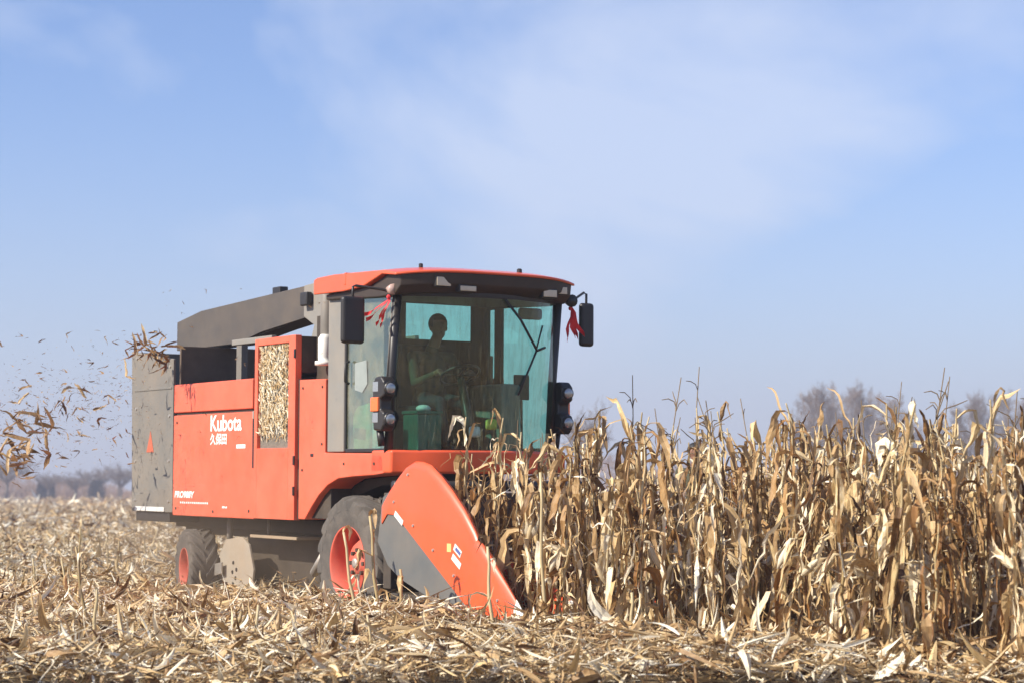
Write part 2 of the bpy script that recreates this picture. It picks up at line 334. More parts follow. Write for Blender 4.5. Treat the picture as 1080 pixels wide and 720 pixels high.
# bodywork, near side is y = -1
YS = -1.0
box('upper_panel', RED2, hv, -4.20, -2.15, YS, YS+.04, 2.13, 2.44, .012)
box('panel_gap', DARK, hv, -4.19, -2.15, YS+.03, YS+.07, 2.05, 2.18)
side = box('side_panel', RED2, hv, -4.20, -2.09, YS, YS+.04, 1.0, 2.10, .012)
box('handle', BLACK, side, -2.135, -2.075, YS-.004, YS+.02, 1.52, 2.06, .004)
sc = box('scuff_mark', DARK, side, 0, .001, 0, .001, 0, .001, 0); bpy.data.objects.remove(sc)
# grille door
d = MB()
d.box(-2.06, -1.99, YS-.02, YS+.05, 1.01, 2.83); d.box(-1.27, -1.12, YS-.02, YS+.05, 1.01, 2.83)
d.box(-1.99, -1.27, YS-.02, YS+.05, 2.76, 2.83); d.box(-1.99, -1.27, YS-.02, YS+.05, 1.01, 1.72)
door = d.build('grille_door', RED2, hv, .006)
box('mesh_screen', mat('grille_mesh', (.16, .14, .11), .8, var=.5, scale=60), door, -1.99, -1.27, YS+.02, YS+.035, 1.72, 2.76, 0)
box('latch', STEEL, door, -2.085, -2.055, YS-.03, YS-.004, 2.02, 2.10, .006)
# door upper part is a real box (filter housing)
box('screen_housing', DARK, hv, -2.05, -1.13, YS+.052, YS+.55, 2.46, 2.82, .01)
box('door_gap', DARK, hv, -1.118, -1.062, YS+.02, YS+.06, 1.02, 2.39, 0)
fend = MB().prism([(-1.06, 1.02), (-1.06, 2.385), (-.50, 2.375), (-.50, 1.665), (.60, 1.655), (.66, 1.62), (.68, 1.47), (.50, 1.455), (.08, 1.44), (-.22, 1.42), (-.44, 1.355), (-.62, 1.26), (-.78, 1.14), (-.92, 1.02)], YS, YS+.30, 1)
fend = fend.build('front_fender', RED2, hv, .012)
box('fender_latch', BLACK, fend, -.80, -.74, YS-.006, YS+.01, 1.63, 1.66, .003)
MB().prism([(-.92, 1.02), (-.78, 1.13), (-.44, 1.345), (-.2, 1.41), (.08, 1.43), (.66, 1.46), (.66, 1.38), (.1, 1.36), (-.4, 1.26), (-.7, 1.06), (-.8, 1.0)], YS+.30, -.30).build('wheel_arch_lining', DARK, hv, 0)
# chassis and bin
box('engine_bay', DARK, hv, -4.18, -1.15, -.93, .90, 1.03, 2.03, .01)
m_ = MB(); m_.box(-4.2, -2.1, .88, .93, 1.0, 2.95); m_.box(-4.2, -4.16, -.94, .88, 1.0, 2.87); m_.box(-2.14, -2.10, -.94, .88, 2.03, 2.80)
m_.build('hopper', mat('hopper_brown', (.05, .033, .026), .7, var=.3, scale=4, dust=.15, dustc=DUST), hv, .004)
box('hopper_post', GREY, hv, -3.55, -3.42, -.55, -.47, 2.05, 2.92, .006)
box('hopper_rail', LGREY, hv, -3.3, -2.3, -.72, -.66, 2.84, 2.9, .006)
m_ = MB(); m_.box(-1.10, -.50, -.93, .93, 1.03, 2.36); m_.box(-1.10, -.52, -.80, -.20, 2.37, 3.02); m_.box(-1.10, -.52, -.20, .90, 2.37, 2.66)
m_.build('cab_rear_housing', DARK, hv, .008)
box('far_side_panel', RED2, hv, -4.2, -.45, .94, .99, 1.0, 2.44, .012)
# rear box of plates, open on top
rb = MB()
rb.prism([(-5.40, 1.03), (-5.47, 2.87), (-4.23, 2.73), (-4.205, 1.03)], YS, YS+.03)
rb.prism([(-5.40, 1.03), (-5.47, 2.87), (-4.23, 2.73), (-4.205, 1.03)], .93, .96)
rb.prism([(-5.40, 1.03), (-5.47, 2.86), (-5.44, 2.86), (-5.37, 1.03)], YS+.03, .93)
rear = rb.build('rear_hood', GREY, hv, .005)
box('trim_strip', WHITE, rear, -5.28, -4.42, YS-.012, YS+.0, 1.035, 1.085, .004)
box('rear_bumper', BLACK, hv, -5.34, -4.35, -.97, .9, .92, 1.026, .01)
warn = MB().prism([(-4.97, 1.70), (-4.86, 1.94), (-4.76, 1.70)], YS-.004, YS-.001).build('warning_decal', mat('faded_orange_decal', (.5, .12, .06), .6), rear)
for (a, z) in ((-5.30, 2.78), (-5.30, 2.2), (-5.30, 1.6), (-5.30, 1.15), (-4.32, 2.65), (-4.32, 2.1), (-4.32, 1.6), (-4.32, 1.15)):
    MB().lathe([(.001, -.010), (.016, -.010), (.020, 0)], (a, YS, z), 1, 8).build('rivet', STEEL, rear)
box('stiffening_rib', GREY, rear, -5.36, -4.26, YS-.008, YS-.001, 2.40, 2.425, .003)
for z in (1.25, 1.55, 2.60):
    MB().box(-1.135, -1.105, YS-.035, YS-.019, z, z+.09).build('hinge', BLACK, door, .005)
for (a, z) in ((-4.10, 2.02), (-4.10, 1.08), (-2.2, 1.08), (-3.1, 1.06)):
    MB().lathe([(.001, -.008), (.014, -.008), (.016, 0)], (a, YS, z), 1, 8).build('bolt', DARK, side)
for (a, z) in ((-.98, 2.30), (-.56, 2.30), (-.98, 1.5), (-.56, 1.75), (.5, 1.56), (-.1, 1.56)):
    MB().lathe([(.001, -.008), (.012, -.008), (.014, 0)], (a, YS, z), 1, 8).build('bolt', DARK, fend)
# unloading chute
ch = MB(); pol = [(-5.33, 2.89), (-5.33, 3.22), (-4.64, 3.31), (-1.97, 3.40), (-1.97, 3.07), (-3.04, 2.98), (-3.64, 2.89)]
ch.prism(pol, -.50, -.47); ch.prism(pol, -.23, -.20); ch.prism([(-4.64, 3.28), (-4.64, 3.305), (-1.97, 3.395), (-1.97, 3.37)], -.47, -.23)
ch.prism([(-5.33, 3.19), (-5.33, 3.215), (-4.64, 3.305), (-4.64, 3.28)], -.47, -.23); ch.prism([(-3.64, 2.90), (-3.64, 2.92), (-1.97, 3.10), (-1.97, 3.075)], -.47, -.23)
chute = ch.build('discharge_chute', DGREY, hv, .004)
box('bracket', BLACK, chute, -2.85, -2.66, -.46, -.36, 3.375, 3.45, .01)
box('bracket', BLACK, chute, -2.1, -1.9, -.3, -.15, 3.40, 3.5, .02)
dp = MB().prism([(-1.96, 3.40), (-1.55, 3.42), (-1.40, 3.25), (-1.62, 2.72), (-1.86, 2.70), (-1.72, 2.98), (-1.96, 3.08)], -.52, -.46)
dp.build('drive_plate', LGREY, hv, .006)
box('control_box', BLACK, hv, -1.9, -1.74, -.60, -.53, 3.18, 3.32, .015)
MB().lathe([(.065, 2.80), (.072, 2.82), (.072, 3.28), (.055, 3.30), (.055, 3.36)], (-.86, -.80, 0), 2, 16).build('exhaust_pipe', GREY, hv, 0, True)
MB().lathe([(.095, 2.52), (.095, 2.56), (.06, 2.565), (.065, 2.60), (.065, 2.78), (.04, 2.82)], (-.80, -.86, 0), 2, 16).build('coolant_jar', WHITE, hv, 0, True)

# ------------------------------------------------------------------ cab
YF = .77   # far face of the cab
box('cab_side_pillar', LGREY, hv, -.475, -.135, -.99, -.90, 1.67, 3.24, .014)
dr = MB()
dr.box(-.13, -.105, -.985, -.94, 1.68, 3.19); dr.box(-.105, .66, -.985, -.94, 1.665, 1.70); dr.box(-.105, .78, -.985, -.94, 3.12, 3.16)
door = dr.build('cab_door', BLACK, hv, .005)
MB().prism([(-.10, 1.70), (.63, 1.70), (.78, 3.12), (-.10, 3.12)], -.968, -.960).build('door_window', GLS2, door, 0)
hd = MB().tube([(-.03, -.99, 2.31), (-.03, -1.03, 2.33), (-.03, -1.03, 2.50), (-.03, -.99, 2.52)], .014, 8); hd.build('door_handle', BLACK, door, 0, True)
ln = MB().prism([(.05, 2.25), (.05, 2.50), (.28, 2.52), (.30, 2.30), (.20, 2.22)], -.972, -.9695); ln.build('sticker', mat('clear_sticker', (.27, .30, .28), .5), door, 0)
for sgn in (-1, 1):
    yy = -.955 if sgn < 0 else YF+.02
    q = MB().tube([(.70, yy, 1.66), (.735, yy, 2.3), (.83, yy, 3.12)], [.05, .042, .045], 8); q.build('front_pillar', BLACK, hv, 0, True)
strip = MB().tube([(.735, -1.0, 2.35), (.82, -.99, 3.1)], .009, 6).build('grab_rail', LGREY, hv, 0, True)
# far side
fs = MB(); fs.box(-.475, -.43, YF-.05, YF, 1.67, 3.2); fs.box(-.43, -.36, YF-.045, YF-.002, 1.67, 3.2); fs.box(-.36, .70, YF-.04, YF, 1.67, 1.72); fs.box(-.36, .8, YF-.04, YF, 3.10, 3.16)
fs.box(-.22, -.10, YF-.045, YF-.005, 1.72, 3.10)
fd = fs.build('far_door', INT, hv, .004); MB().prism([(-.36, 1.72), (.68, 1.72), (.80, 3.10), (-.36, 3.10)], YF-.025, YF-.019).build('door_window', GLSR, fd, 0)
# rear wall with window
rw = MB(); rw.box(-.475, -.45, -.90, YF-.05, 1.67, 2.79); rw.box(-.475, -.45, -.90, YF-.05, 3.14, 3.2); rw.box(-.475, -.45, -.90, -.15, 2.79, 3.14); rw.box(-.475, -.45, .60, YF-.05, 2.79, 3.14)
rwo = rw.build('cab_rear_wall', INT, hv, .003); MB().box(-.466, -.460, -.15, .60, 2.79, 3.14).build('rear_window', GLSR, rwo)
box('cab_floor', INT, hv, -.45, .66, -.90, YF-.03, 1.60, 1.66, .01)
# curved windscreen
def wsx(y, z): return .735+.10*(z-1.70)/1.4+.27*(1-min(1, abs(y+.09)/.86)**2.4)
NY, NZ = 24, 8
for nm, th in (('windscreen', 0),):
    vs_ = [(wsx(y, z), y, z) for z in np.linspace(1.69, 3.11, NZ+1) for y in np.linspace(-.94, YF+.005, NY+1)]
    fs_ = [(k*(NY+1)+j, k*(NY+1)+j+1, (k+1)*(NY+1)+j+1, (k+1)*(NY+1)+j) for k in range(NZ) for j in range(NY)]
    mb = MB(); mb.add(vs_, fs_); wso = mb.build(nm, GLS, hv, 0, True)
def curve_strip(z0, z1, t0, off=.0, y0=-.945, y1=.775, n=20, back=.04):
    secs = []
    for i in range(n+1):
        y = y0+(y1-y0)*i/n; secs.append([(wsx(y, z0)+off, y, z0), (wsx(y, z1)+off, y, z1), (wsx(y, z1)-back, y, z1), (wsx(y, z0)-back, y, z0)])
    return MB().loft(secs)
curve_strip(3.075, 3.15, 0, .008).build('windscreen_frame', BLACK, hv, .004)
bar = curve_strip(1.47, 1.685, 0, .09, -1.0, .90, 20, .3).build('front_apron', RED, hv, .025, seg=3)
MB().tube([(wsx(-.25+.0, 3.05)+.03, .02, 3.07), (wsx(.3, 2.8)+.03, .22, 2.9), (wsx(.45, 2.7)+.03, .44, 2.62)], .012, 6).build('wiper_arm', BLACK, hv, 0, True)
MB().tube([(wsx(.44, 2.62)+.02, .44, 2.62), (wsx(.26, 2.3)+.02, .22, 2.20)], .010, 6).build('wiper_blade', BLACK, hv, 0, True)
MB().tube([(wsx(.56, 2.9)+.015, .53, 2.86), (wsx(.44, 2.6)+.015, .42, 2.56)], .009, 6).tube([(wsx(.44, 2.62)+.02, .44, 2.62), (wsx(.6, 2.65)+.02, .58, 2.66)], .012, 6).build('wiper_blade', BLACK, hv, 0, True)
# roof
def rf(x, y, z):
    e = abs(y+.11)/.97
    return (x-(.22*e**3 if x > .5 else .0), y, z-.035*e**4)
rp = [(-.62, 3.215), (-.62, 3.36), (-.55, 3.375), (-.2, 3.38), (.60, 3.36), (1.02, 3.345), (1.24, 3.305), (1.24, 3.28), (.98, 3.31), (.62, 3.225), (0, 3.205)]
roof = MB().prism(rp, -1.08, .86, 20, rf).build('roof', RED, hv, .018, seg=3)
box('roof_seam', RED, roof, .02, .06, -1.085, .5, 3.23, 3.345, .01)
vp = [(.62, 3.215), (.98, 3.305), (1.22, 3.295), (1.20, 3.18), (1.10, 3.11), (.80, 3.105), (-.45, 3.15), (-.45, 3.20)]
vis = MB().prism(vp, -1.03, .82, 20, rf).build('roof_visor', mat('visor_brown', (.026, .017, .013), .55, var=.1, dust=.04, dustc=DUST), hv, .012)
def lamp(x, y, z, w, h, tilt=0):
    l_ = MB().box(x-.05, x+.02, y-w/2, y+w/2, z-h/2, z+h/2).build('roof_lamp', BLACK, hv, .01)
    MB().box(x+.021, x+.03, y-w/2+.012, y+w/2-.012, z-h/2+.012, z+h/2-.012).build('lens', mat('roof_lens', (.62, .52, .36), .25, coat=.6), l_, .005)
lamp(1.14, -.66, 3.20, .17, .105); lamp(1.17, -.42, 3.145, .19, .07); lamp(1.12, .50, 3.15, .17, .09); lamp(1.06, .68, 3.19, .12, .09)
MB().lathe([(.02, 3.33), (.02, 3.375), (.012, 3.38)], (.9, -.75, 0), 2, 10).build('roof_bolt', BLACK, roof); MB().lathe([(.025, 3.32), (.025, 3.37), (.015, 3.38)], (1.0, .25, 0), 2, 10).build('roof_bolt', BLACK, roof)
# interior
seat = MB(); seat.box(-.38, -.22, -.35, .20, 2.05, 2.72); seat.box(-.38, .15, -.35, .20, 1.98, 2.12); seat.box(-.33, .05, -.25, .10, 1.66, 1.98)
seat.build('driver_seat', mat('seat_fabric', (.025, .022, .02), .9), hv, .04, seg=3)
st = MB(); st.tube([(.75, -.08, 1.68), (.50, -.08, 2.36)], [.06, .035], 8)
sto = st.build('steering_column', BLACK, hv, 0, True)
sw = []; c0 = Vector((.48, -.08, 2.40)); nn = Vector((-.45, 0, .9)).normalized(); a1 = Vector((0, 1, 0)); b1 = nn.cross(a1)
sw = [c0+(a1*math.cos(k/20*2*math.pi)+b1*math.sin(k/20*2*math.pi))*.19 for k in range(21)]
s_ = MB().tube(sw, .014, 6, False); s_.tube([sw[0], c0, sw[10]], .012, 6); s_.tube([c0, sw[15]], .012, 6); s_.build('steering_wheel', BLACK, sto, 0, True)
box('console', mat('pale_console', (.20, .22, .2), .6), hv, -.1, .55, .34, .56, 1.66, 2.33, .03)
MB().box(.50, .54, .50, .66, 2.18, 2.42).tube([(.52, .58, 2.18), (.50, .6, 1.7)], .015, 6).build('monitor', BLACK, hv, .015)
MB().box(.72, .78, .40, .66, 2.93, 3.04).build('interior_mirror', mat('mirror_back', (.10, .08, .05), .5), hv, .03, seg=3)

# lights on the pillars
for sgn in (-1, 1):
    A0, A1, AM = (-1.115, -.985, -1.05) if sgn < 0 else (YF+.04, YF+.17, YF+.105)
    AO = A0 if sgn < 0 else A1
    hs = MB().prism([(.68, 1.86), (.66, 2.28), (.71, 2.345), (.82, 2.35), (.88, 2.30), (.88, 2.17), (.81, 2.14), (.81, 2.05), (.88, 2.02), (.88, 1.90), (.83, 1.85)], A0, A1).build('light_cluster', BLACK, hv, .022, seg=3)
    for z in (2.24, 1.96):
        MB().lathe([(.060, .84), (.060, .89), (.055, .90)], (0, AM, z), 0, 20).build('lamp_rim', BLACK, hs, 0)
        MB().lathe([(.050, .895), (.046, .902), (.02, .906)], (0, AM, z), 0, 20).build('lamp_lens', LENS, hs, 0, True)
        box('lamp_side', LENS, hs, .68, .78, AO-(.004 if sgn < 0 else 0), AO+(0 if sgn < 0 else .004), z-.03, z+.06, .002)
    box('turn_signal', AMBER, hs, .66, .80, AO-.018, AO+.018, 2.03, 2.16, .008)
    MB().tube([(.70, AM, 1.86), (.70, AM-sgn*.02, 1.72)], .035, 8).build('cluster_bracket', BLACK, hs, 0, True)
# mirrors
def mirror(sgn, x, y, z, w=.24, h=.42, yaw=0):
    m0 = MB().tube([(.84, -.96 if sgn < 0 else YF+.02, 3.10), (.82, -1.12 if sgn < 0 else YF+.2, 3.13), (x, y-sgn*.03, z+h/2+.10), (x, y, z+h/2+.09), (x, y, z+h/2-.05)], .013, 8).build('mirror_arm', BLACK, hv, 0, True)
    pr = [(-.035, 0), (.0, 0), (.03, 0)]
    b_ = MB().box(x-.035, x+.035, y-w/2, y+w/2, z-h/2, z+h/2).build('mirror_housing', BLACK, m0, .045, seg=4)
    MB().box(x-.042, x-.036, y-w/2+.03, y+w/2-.03, z-h/2+.03, z+h/2-.03).build('mirror_glass', LENS, m0, 0)
mirror(-1, .62, -1.30, 2.855, .235, .43); mirror(1, .68, 1.22, 2.915, .16, .42)
MB().lathe([(.035, -.07), (.05, 0), (.05, .03)], (.88, -1.03, 3.13), 0, 12).build('work_lamp', mat('lamp_pink', (.5, .35, .3), .3), hv, 0, True)
MB().lathe([(.03, -.07), (.06, 0), (.06, .03)], (.86, .92, 3.12), 0, 12).build('work_lamp', BLACK, hv, 0, True)

# ------------------------------------------------------------------ wheels
def wheel(x, y, z, r, wd, rimr, steer, lug_n, name):
    """centre, outer face towards -y when side = -1"""
    prof = [(rimr, -wd*.42), (rimr*1.06, -wd*.5), (r*.80, -wd*.56), (r*.92, -wd*.50), (r*.955, -wd*.36), (r*.965, 0), (r*.955, wd*.36), (r*.92, wd*.50), (r*.80, wd*.56), (rimr*1.06, wd*.5), (rimr, wd*.42)]
    M_ = Matrix.Translation((x, y, z)) @ Matrix.Rotation(steer, 4, 'Z')
    disc = MB().lathe([(.03, -wd*.26), (rimr*.28, -wd*.26), (rimr*.30, -wd*.20), (rimr*.58, -wd*.22), (rimr*.80, wd*.02), (rimr*.93, wd*.05), (rimr*.93, wd*.08), (.02, wd*.08)], (0, 0, 0), 1, 40)
    do = disc.build(name, WRED, hv, 0, True); do.matrix_local = M_
    rim = MB().lathe([(rimr*.90, wd*.10), (rimr*.92, -wd*.25), (rimr*.97, -wd*.40), (rimr*1.04, -wd*.50), (rimr*1.07, -wd*.53), (rimr*1.07, -wd*.50), (rimr*1.0, -wd*.38), (rimr*.96, wd*.10), (rimr*.96, wd*.44), (rimr*.9, wd*.44)], (0, 0, 0), 1, 48, False)
    rim.build('rim', WRED, do, 0, True)
    hub = MB().lathe([(.02, -wd*.34), (rimr*.14, -wd*.34), (rimr*.16, -wd*.26)], (0, 0, 0), 1, 20).build('hub', STEEL, do, 0, True)
    for k in range(8):
        a = 2*math.pi*k/8; MB().lathe([(.001, -wd*.29), (rimr*.065, -wd*.29), (rimr*.065, -wd*.2)], (rimr*.38*math.cos(a), 0, rimr*.38*math.sin(a)), 1, 6).build('wheel_nut', DARK, do, 0)
    ty = MB().lathe(prof, (0, 0, 0), 1, 64, False)
    for k in range(lug_n):
        for s in (-1, 1):
            a0 = 2*math.pi*(k+(.5 if s > 0 else 0))/lug_n; secs = []
            for i in range(6):
                q = i/5; yy = s*wd*(.03+.53*q); a = a0+(.62*q**1.1)*(14/lug_n)
                r0 = r*(.95 if q < .75 else (.90 if q < .95 else .80)); r1 = r*(1.0 if q < .7 else (.99 if q < .95 else .93)); da = (.085+.03*q)*(14/lug_n)
                secs.append([((rr)*math.cos(aa), yy, (rr)*math.sin(aa)) for rr, aa in ((r0*.97, a-da), (r1, a-da*.65), (r1, a+da*.65), (r0*.97, a+da))])
            ty.loft(secs)
    ty.build('tyre', RUB, do, .004)
    return do
wheel(0, -.80, .63, .635, .40, .325, 0, 18, 'front_wheel')
wheel(0, .80, .63, .635, .40, .325, 0, 18, 'front_wheel').rotation_euler = (0, 0, math.pi)
wheel(-3.78, -.88, .44, .42, .28, .20, R(-10), 16, 'rear_wheel')
wheel(-3.70, .86, .46, .41, .24, .19, R(166), 16, 'rear_wheel')
# underbody
ub = MB(); ub.box(-5.0, -.3, -.62, -.5, .86, 1.0); ub.box(-5.0, -.3, .5, .62, .86, 1.0); ub.box(-5.0, -1.4, -.5, .5, .78, .95)
ub.build('chassis', DARK, hv, .01)
box('chaff_housing', DARK, hv, -3.35, -1.30, -.48, .5, .20, .82, .02)
box('front_axle', DARK, hv, -.18, .18, -.62, .62, .48, .80, .03); box('rear_axle', DARK, hv, -3.78, -3.62, -.74, .74, .40, .54, .02)
pl = MB().prism([(-3.36, .60), (-3.20, .76), (-2.80, .80), (-2.62, .72), (-2.50, .46), (-2.54, .28), (-2.80, .16), (-3.10, .20), (-3.30, .34)], -.80, -.775)
plo = pl.build('guard_plate', mat('dusty_plate', (.40, .37, .31), .6, .2, dust=.4, dustc=DUST), hv, .004)
for (a, b_) in ((-3.0, .52), (-2.92, .45), (-3.02, .42), (-2.94, .36), (-3.0, .30)):
    MB().lathe([(.001, -.006), (.02, -.006), (.022, .0)], (a, -.801, b_), 1, 8).build('hole', BLACK, plo)
MB().prism([(-3.62, .32), (-3.62, .46), (-3.18, .52), (-3.18, .40)], -.86, -.84).build('link_bar', STEEL, hv, .004)
MB().tube([(-3.28, -.72, .72), (-3.28, -.72, 1.0)], .035, 8).build('strut', LGREY, hv, 0, True)
MB().tube([(-1.2, -.75, .48), (-.95, -.75, .70)], .045, 8).build('strut', STEEL, hv, 0, True)
MB().tube([(-2.35, -.7, .82), (-2.35, -.7, 1.0)], .02, 8).build('strut', LGREY, hv, 0, True)
MB().box(-2.6, -1.5, -.80, -.5, .80, .83).build('step_plate', mat('dusty_step', (.3, .24, .17), .8, dust=.5, dustc=DUST), hv, .004)

# ------------------------------------------------------------------ header
def divider_sec(x, zt, zb, y0, w, s=1):
    return [(x, y0, zb), (x, y0, zt-.07), (x+.005, y0+s*.02, zt-.022), (x+.008, y0+s*min(.07, w*.3), zt), (x, y0+s*w*.62, zt-.03), (x-.01, y0+s*w*.92, zt-.12), (x-.01, y0+s*w, min(zt-.2, zt-.12)), (x-.01, y0+s*w, zb)]
def outer_divider(s):
    y0 = s*-1.2; lowr = 1 if s > 0 else .80
    top = [(1.02, 1.24, 1.20, .26), (1.12, 1.33, 1.09, .28), (1.28, 1.45, .99, .30), (1.42, 1.54, .90, .30), (1.55, 1.58, .83, .30), (1.68, 1.575, .75, .30), (1.82, 1.545, .67, .30), (2.0, 1.45, .57, .29), (2.2, 1.32, .47, .28), (2.4, 1.17, .36, .26), (2.58, 1.00, .32, .22), (2.72, .82, .30, .18)]
    top = [(a, .3+(b-.3)*lowr, c, d) for a, b, c, d in top]
    lo = [max(.33, 1.26-(x-1.02)*.60) for x, *_ in top]
    o = MB().loft([divider_sec(x, zt, min(zb, zt-.22) if zt-.22 > 0 else zb, y0, w_, s) for (x, zt, _, w_), zb in zip([(a, b, c, d*.55) for a, b, c, d in top], lo)]).build('outer_divider', RED, hv, .006)
    nose = MB().loft([divider_sec(x, zt, zb, y0-s*.012*(1 if x < 2.9 else 0), w_, s) for x, zt, zb, w_ in ((2.62, .935, .34, .14), (2.70, .90, .33, .15), (2.80, .83, .32, .145), (2.92, .715, .31, .13), (3.08, .585, .29, .115), (3.24, .455, .255, .095))])
    nose.build('divider_nose', RED, o, .008)
    tip = MB().loft([divider_sec(x, zt, zb, y0+s*.003, w_, s) for x, zt, zb, w_ in ((3.225, .472, .25, .10), (3.34, .37, .235, .08), (3.44, .27, .22, .04))])
    tip.build('divider_tip', WHITE, o, .008)
    gp = [(1.0, 1.20), (1.02, 1.26), (1.13, 1.305), (2.56, .45), (2.62, .36), (2.60, .28), (2.35, .30), (1.9, .40), (1.35, .55), (1.12, .66), (.93, .86)]
    MB().prism(gp, min(y0+s*.012, y0+s*.05), max(y0+s*.012, y0+s*.05)).build('side_plate', mat('slate_panel', (.085, .10, .105), .5, var=.06, dust=.14, dustc=DUST), o, .004)
    return o
od = outer_divider(1); outer_divider(-1)
for (cx_, cz_, w_, h_, rot_, m_) in ((1.34, 1.08, .17, .05, -31, WHITE), (2.22, .85, .07, .07, 0, mat('yellow_decal', (.8, .55, .2), .5)), (2.36, .83, .13, .06, -31, WHITE), (2.34, .74, .16, .055, -31, WHITE), (2.37, .825, .09, .03, -31, mat('blue_decal', (.1, .12, .3), .5))):
    c_, s_ = math.cos(R(rot_)), math.sin(R(rot_)); pp = [(cx_+a*w_/2*c_-b_*h_/2*s_, cz_+a*w_/2*s_+b_*h_/2*c_) for a, b_ in ((-1, -1), (1, -1), (1, 1), (-1, 1))]
    yy = -1.2035 if m_.name.startswith('blue') else -1.2
    MB().prism(pp, yy-.003, yy-.0005).build('warning_sticker', m_, od)
for (a, z) in ((1.25, 1.22), (1.6, 1.02), (1.95, .82), (2.3, .62), (1.5, 1.46), (2.75, .62), (3.0, .45)):
    MB().lathe([(.001, -.010), (.012, -.010), (.015, 0)], (a, -1.20, z), 1, 8).build('bolt', STEEL, od)
for y in (-.6, 0, .6):
    sn = MB().loft([[(x, y-w_, zb), (x, y-w_*.7, zt-.06), (x, y, zt), (x, y+w_*.7, zt-.06), (x, y+w_, zb)] for x, zt, zb, w_ in ((1.75, .78, .34, .13), (2.2, .74, .32, .13), (2.8, .60, .28, .11), (3.2, .44, .25, .07))]).build('row_divider', RED, hv, .01)
    MB().loft([[(x, y-w_, zb), (x, y-w_*.7, zt-.03), (x, y, zt), (x, y+w_*.7, zt-.03), (x, y+w_, zb)] for x, zt, zb, w_ in ((3.18, .46, .245, .08), (3.33, .38, .235, .055), (3.44, .28, .22, .02))]).build('divider_tip', WHITE, sn, .006)
hb = MB(); hb.box(1.0, 1.14, -1.17, 1.17, .45, 1.30); hb.box(1.14, 1.75, -1.17, 1.17, .36, .42); hb.box(1.65, 1.75, -1.17, 1.17, .42, .62); hb.box(.5, 1.0, -.45, .45, .55, 1.15)
hb.build('header_trough', DARK, hv, .01)
au = MB().tube([(1.42, -1.12, .72), (1.42, 1.12, .72)], .09, 14)
nf = 60; secs = []
for i in range(nf*3+1):
    a = i/nf*2*math.pi*2.2; y = -1.1+2.2*i/(nf*3); secs.append([(1.42+.08*math.cos(a), y, .72+.08*math.sin(a)), (1.42+.22*math.cos(a), y, .72+.22*math.sin(a)), (1.42+.22*math.cos(a), y+.006, .72+.22*math.sin(a)), (1.42+.08*math.cos(a), y+.006, .72+.08*math.sin(a))])
au.loft(secs); au.build('auger', STEEL, hv)
MB().tube([(1.05, -1.1, 1.36), (1.05, 1.1, 1.36)], .05, 10).tube([(.8, -.8, 1.3), (1.05, -.8, 1.36)], .03, 8).tube([(.8, .8, 1.3), (1.05, .8, 1.36)], .03, 8).build('header_frame', BLACK, hv, 0, True)

# ------------------------------------------------------------------ lettering
def text(body, x, z, size, m, par, sx=1, depth=.001, bold=.0, shear=0):
    cu = bpy.data.curves.new('lettering', 'FONT'); cu.body = body; cu.size = size; cu.extrude = depth; cu.offset = bold; cu.shear = shear
    to = bpy.data.objects.new('lettering', cu); COL.objects.link(to); bpy.context.view_layer.update()
    dg = bpy.context.evaluated_depsgraph_get(); me = bpy.data.meshes.new_from_object(to.evaluated_get(dg)); bpy.data.objects.remove(to)
    o = bpy.data.objects.new('lettering', me); COL.objects.link(o); me.materials.clear(); me.materials.append(m)
    o.parent = par; o.matrix_local = Matrix.Translation((x, YS-.003, z)) @ Matrix.Rotation(R(90), 4, 'X') @ Matrix.Diagonal((sx, 1, 1, 1)); return o
LET = mat('white_lettering', (.85, .83, .78), .5, var=.04)
text('Kubota', -3.20, 1.915, .235, LET, side, 1.15, bold=.005)
text('久保田', -3.19, 1.78, .125, LET, side, 1.15, bold=.003)
box('label_plate', LET, side, -2.52, -2.30, YS-.004, YS, 1.725, 1.765, 0)
text('PRO988Y', -4.14, 1.20, .095, LET, side, 1.35, bold=.004, shear=.2)
for k in range(14): MB().box(-3.98+k*.055, -3.945+k*.055, YS-.003, YS-.0005, 1.135, 1.155).build('lettering_line', LET, side)
box('label_plate', LET, side, -2.86, -2.74, YS-.003, YS, 1.10, 1.12, 0)

# ------------------------------------------------------------------ loose things in and on the cab
GR = mat('green_crate', (.012, .12, .085), .45)
t_ = empty('storage_box'); bx_ = MB().box(.42, .70, -.66, -.40, 1.665, 2.02).build('box_body', GR, t_, .015); MB().box(.41, .71, -.67, -.39, 2.02, 2.05).build('lid', GR, t_, .008)
place(t_); tag(t_, 'dark green plastic box standing inside the cab behind the windscreen', 'box')
t_ = empty('rag'); MB().sphere((.56, -.52, 2.075), (.08, .07, .035), 10).build('cloth', WHITE, t_, 0, True); place(t_); tag(t_, 'crumpled white cloth lying on the green box in the cab', 'cloth')
t_ = empty('drink_carton'); MB().box(.34, .50, -.94, -.87, 1.665, 2.04).build('carton', mat('turquoise_carton', (.05, .55, .48), .5), t_, .012); MB().box(.36, .48, -.9425, -.9405, 1.78, 1.92).build('label_panel', WHITE, t_); place(t_); tag(t_, 'turquoise carton with a white panel standing behind the cab door glass', 'carton')
t_ = empty('bag'); MB().prism([(-.06, 1.665), (-.08, 2.0), (.0, 2.10), (.24, 2.13), (.27, 1.92), (.25, 1.665)], -.93, -.80).build('sack', mat('yellow_sack', (.55, .50, .22), .8, var=.25, scale=9), t_, .03); MB().prism([(-.04, 1.80), (-.02, 1.9), (.2, 1.88), (.2, 1.78)], -.934, -.931).build('printed_patch', mat('brown_print', (.25, .10, .06), .8), t_); place(t_); tag(t_, 'yellow printed sack slumped behind the cab door glass', 'sack')
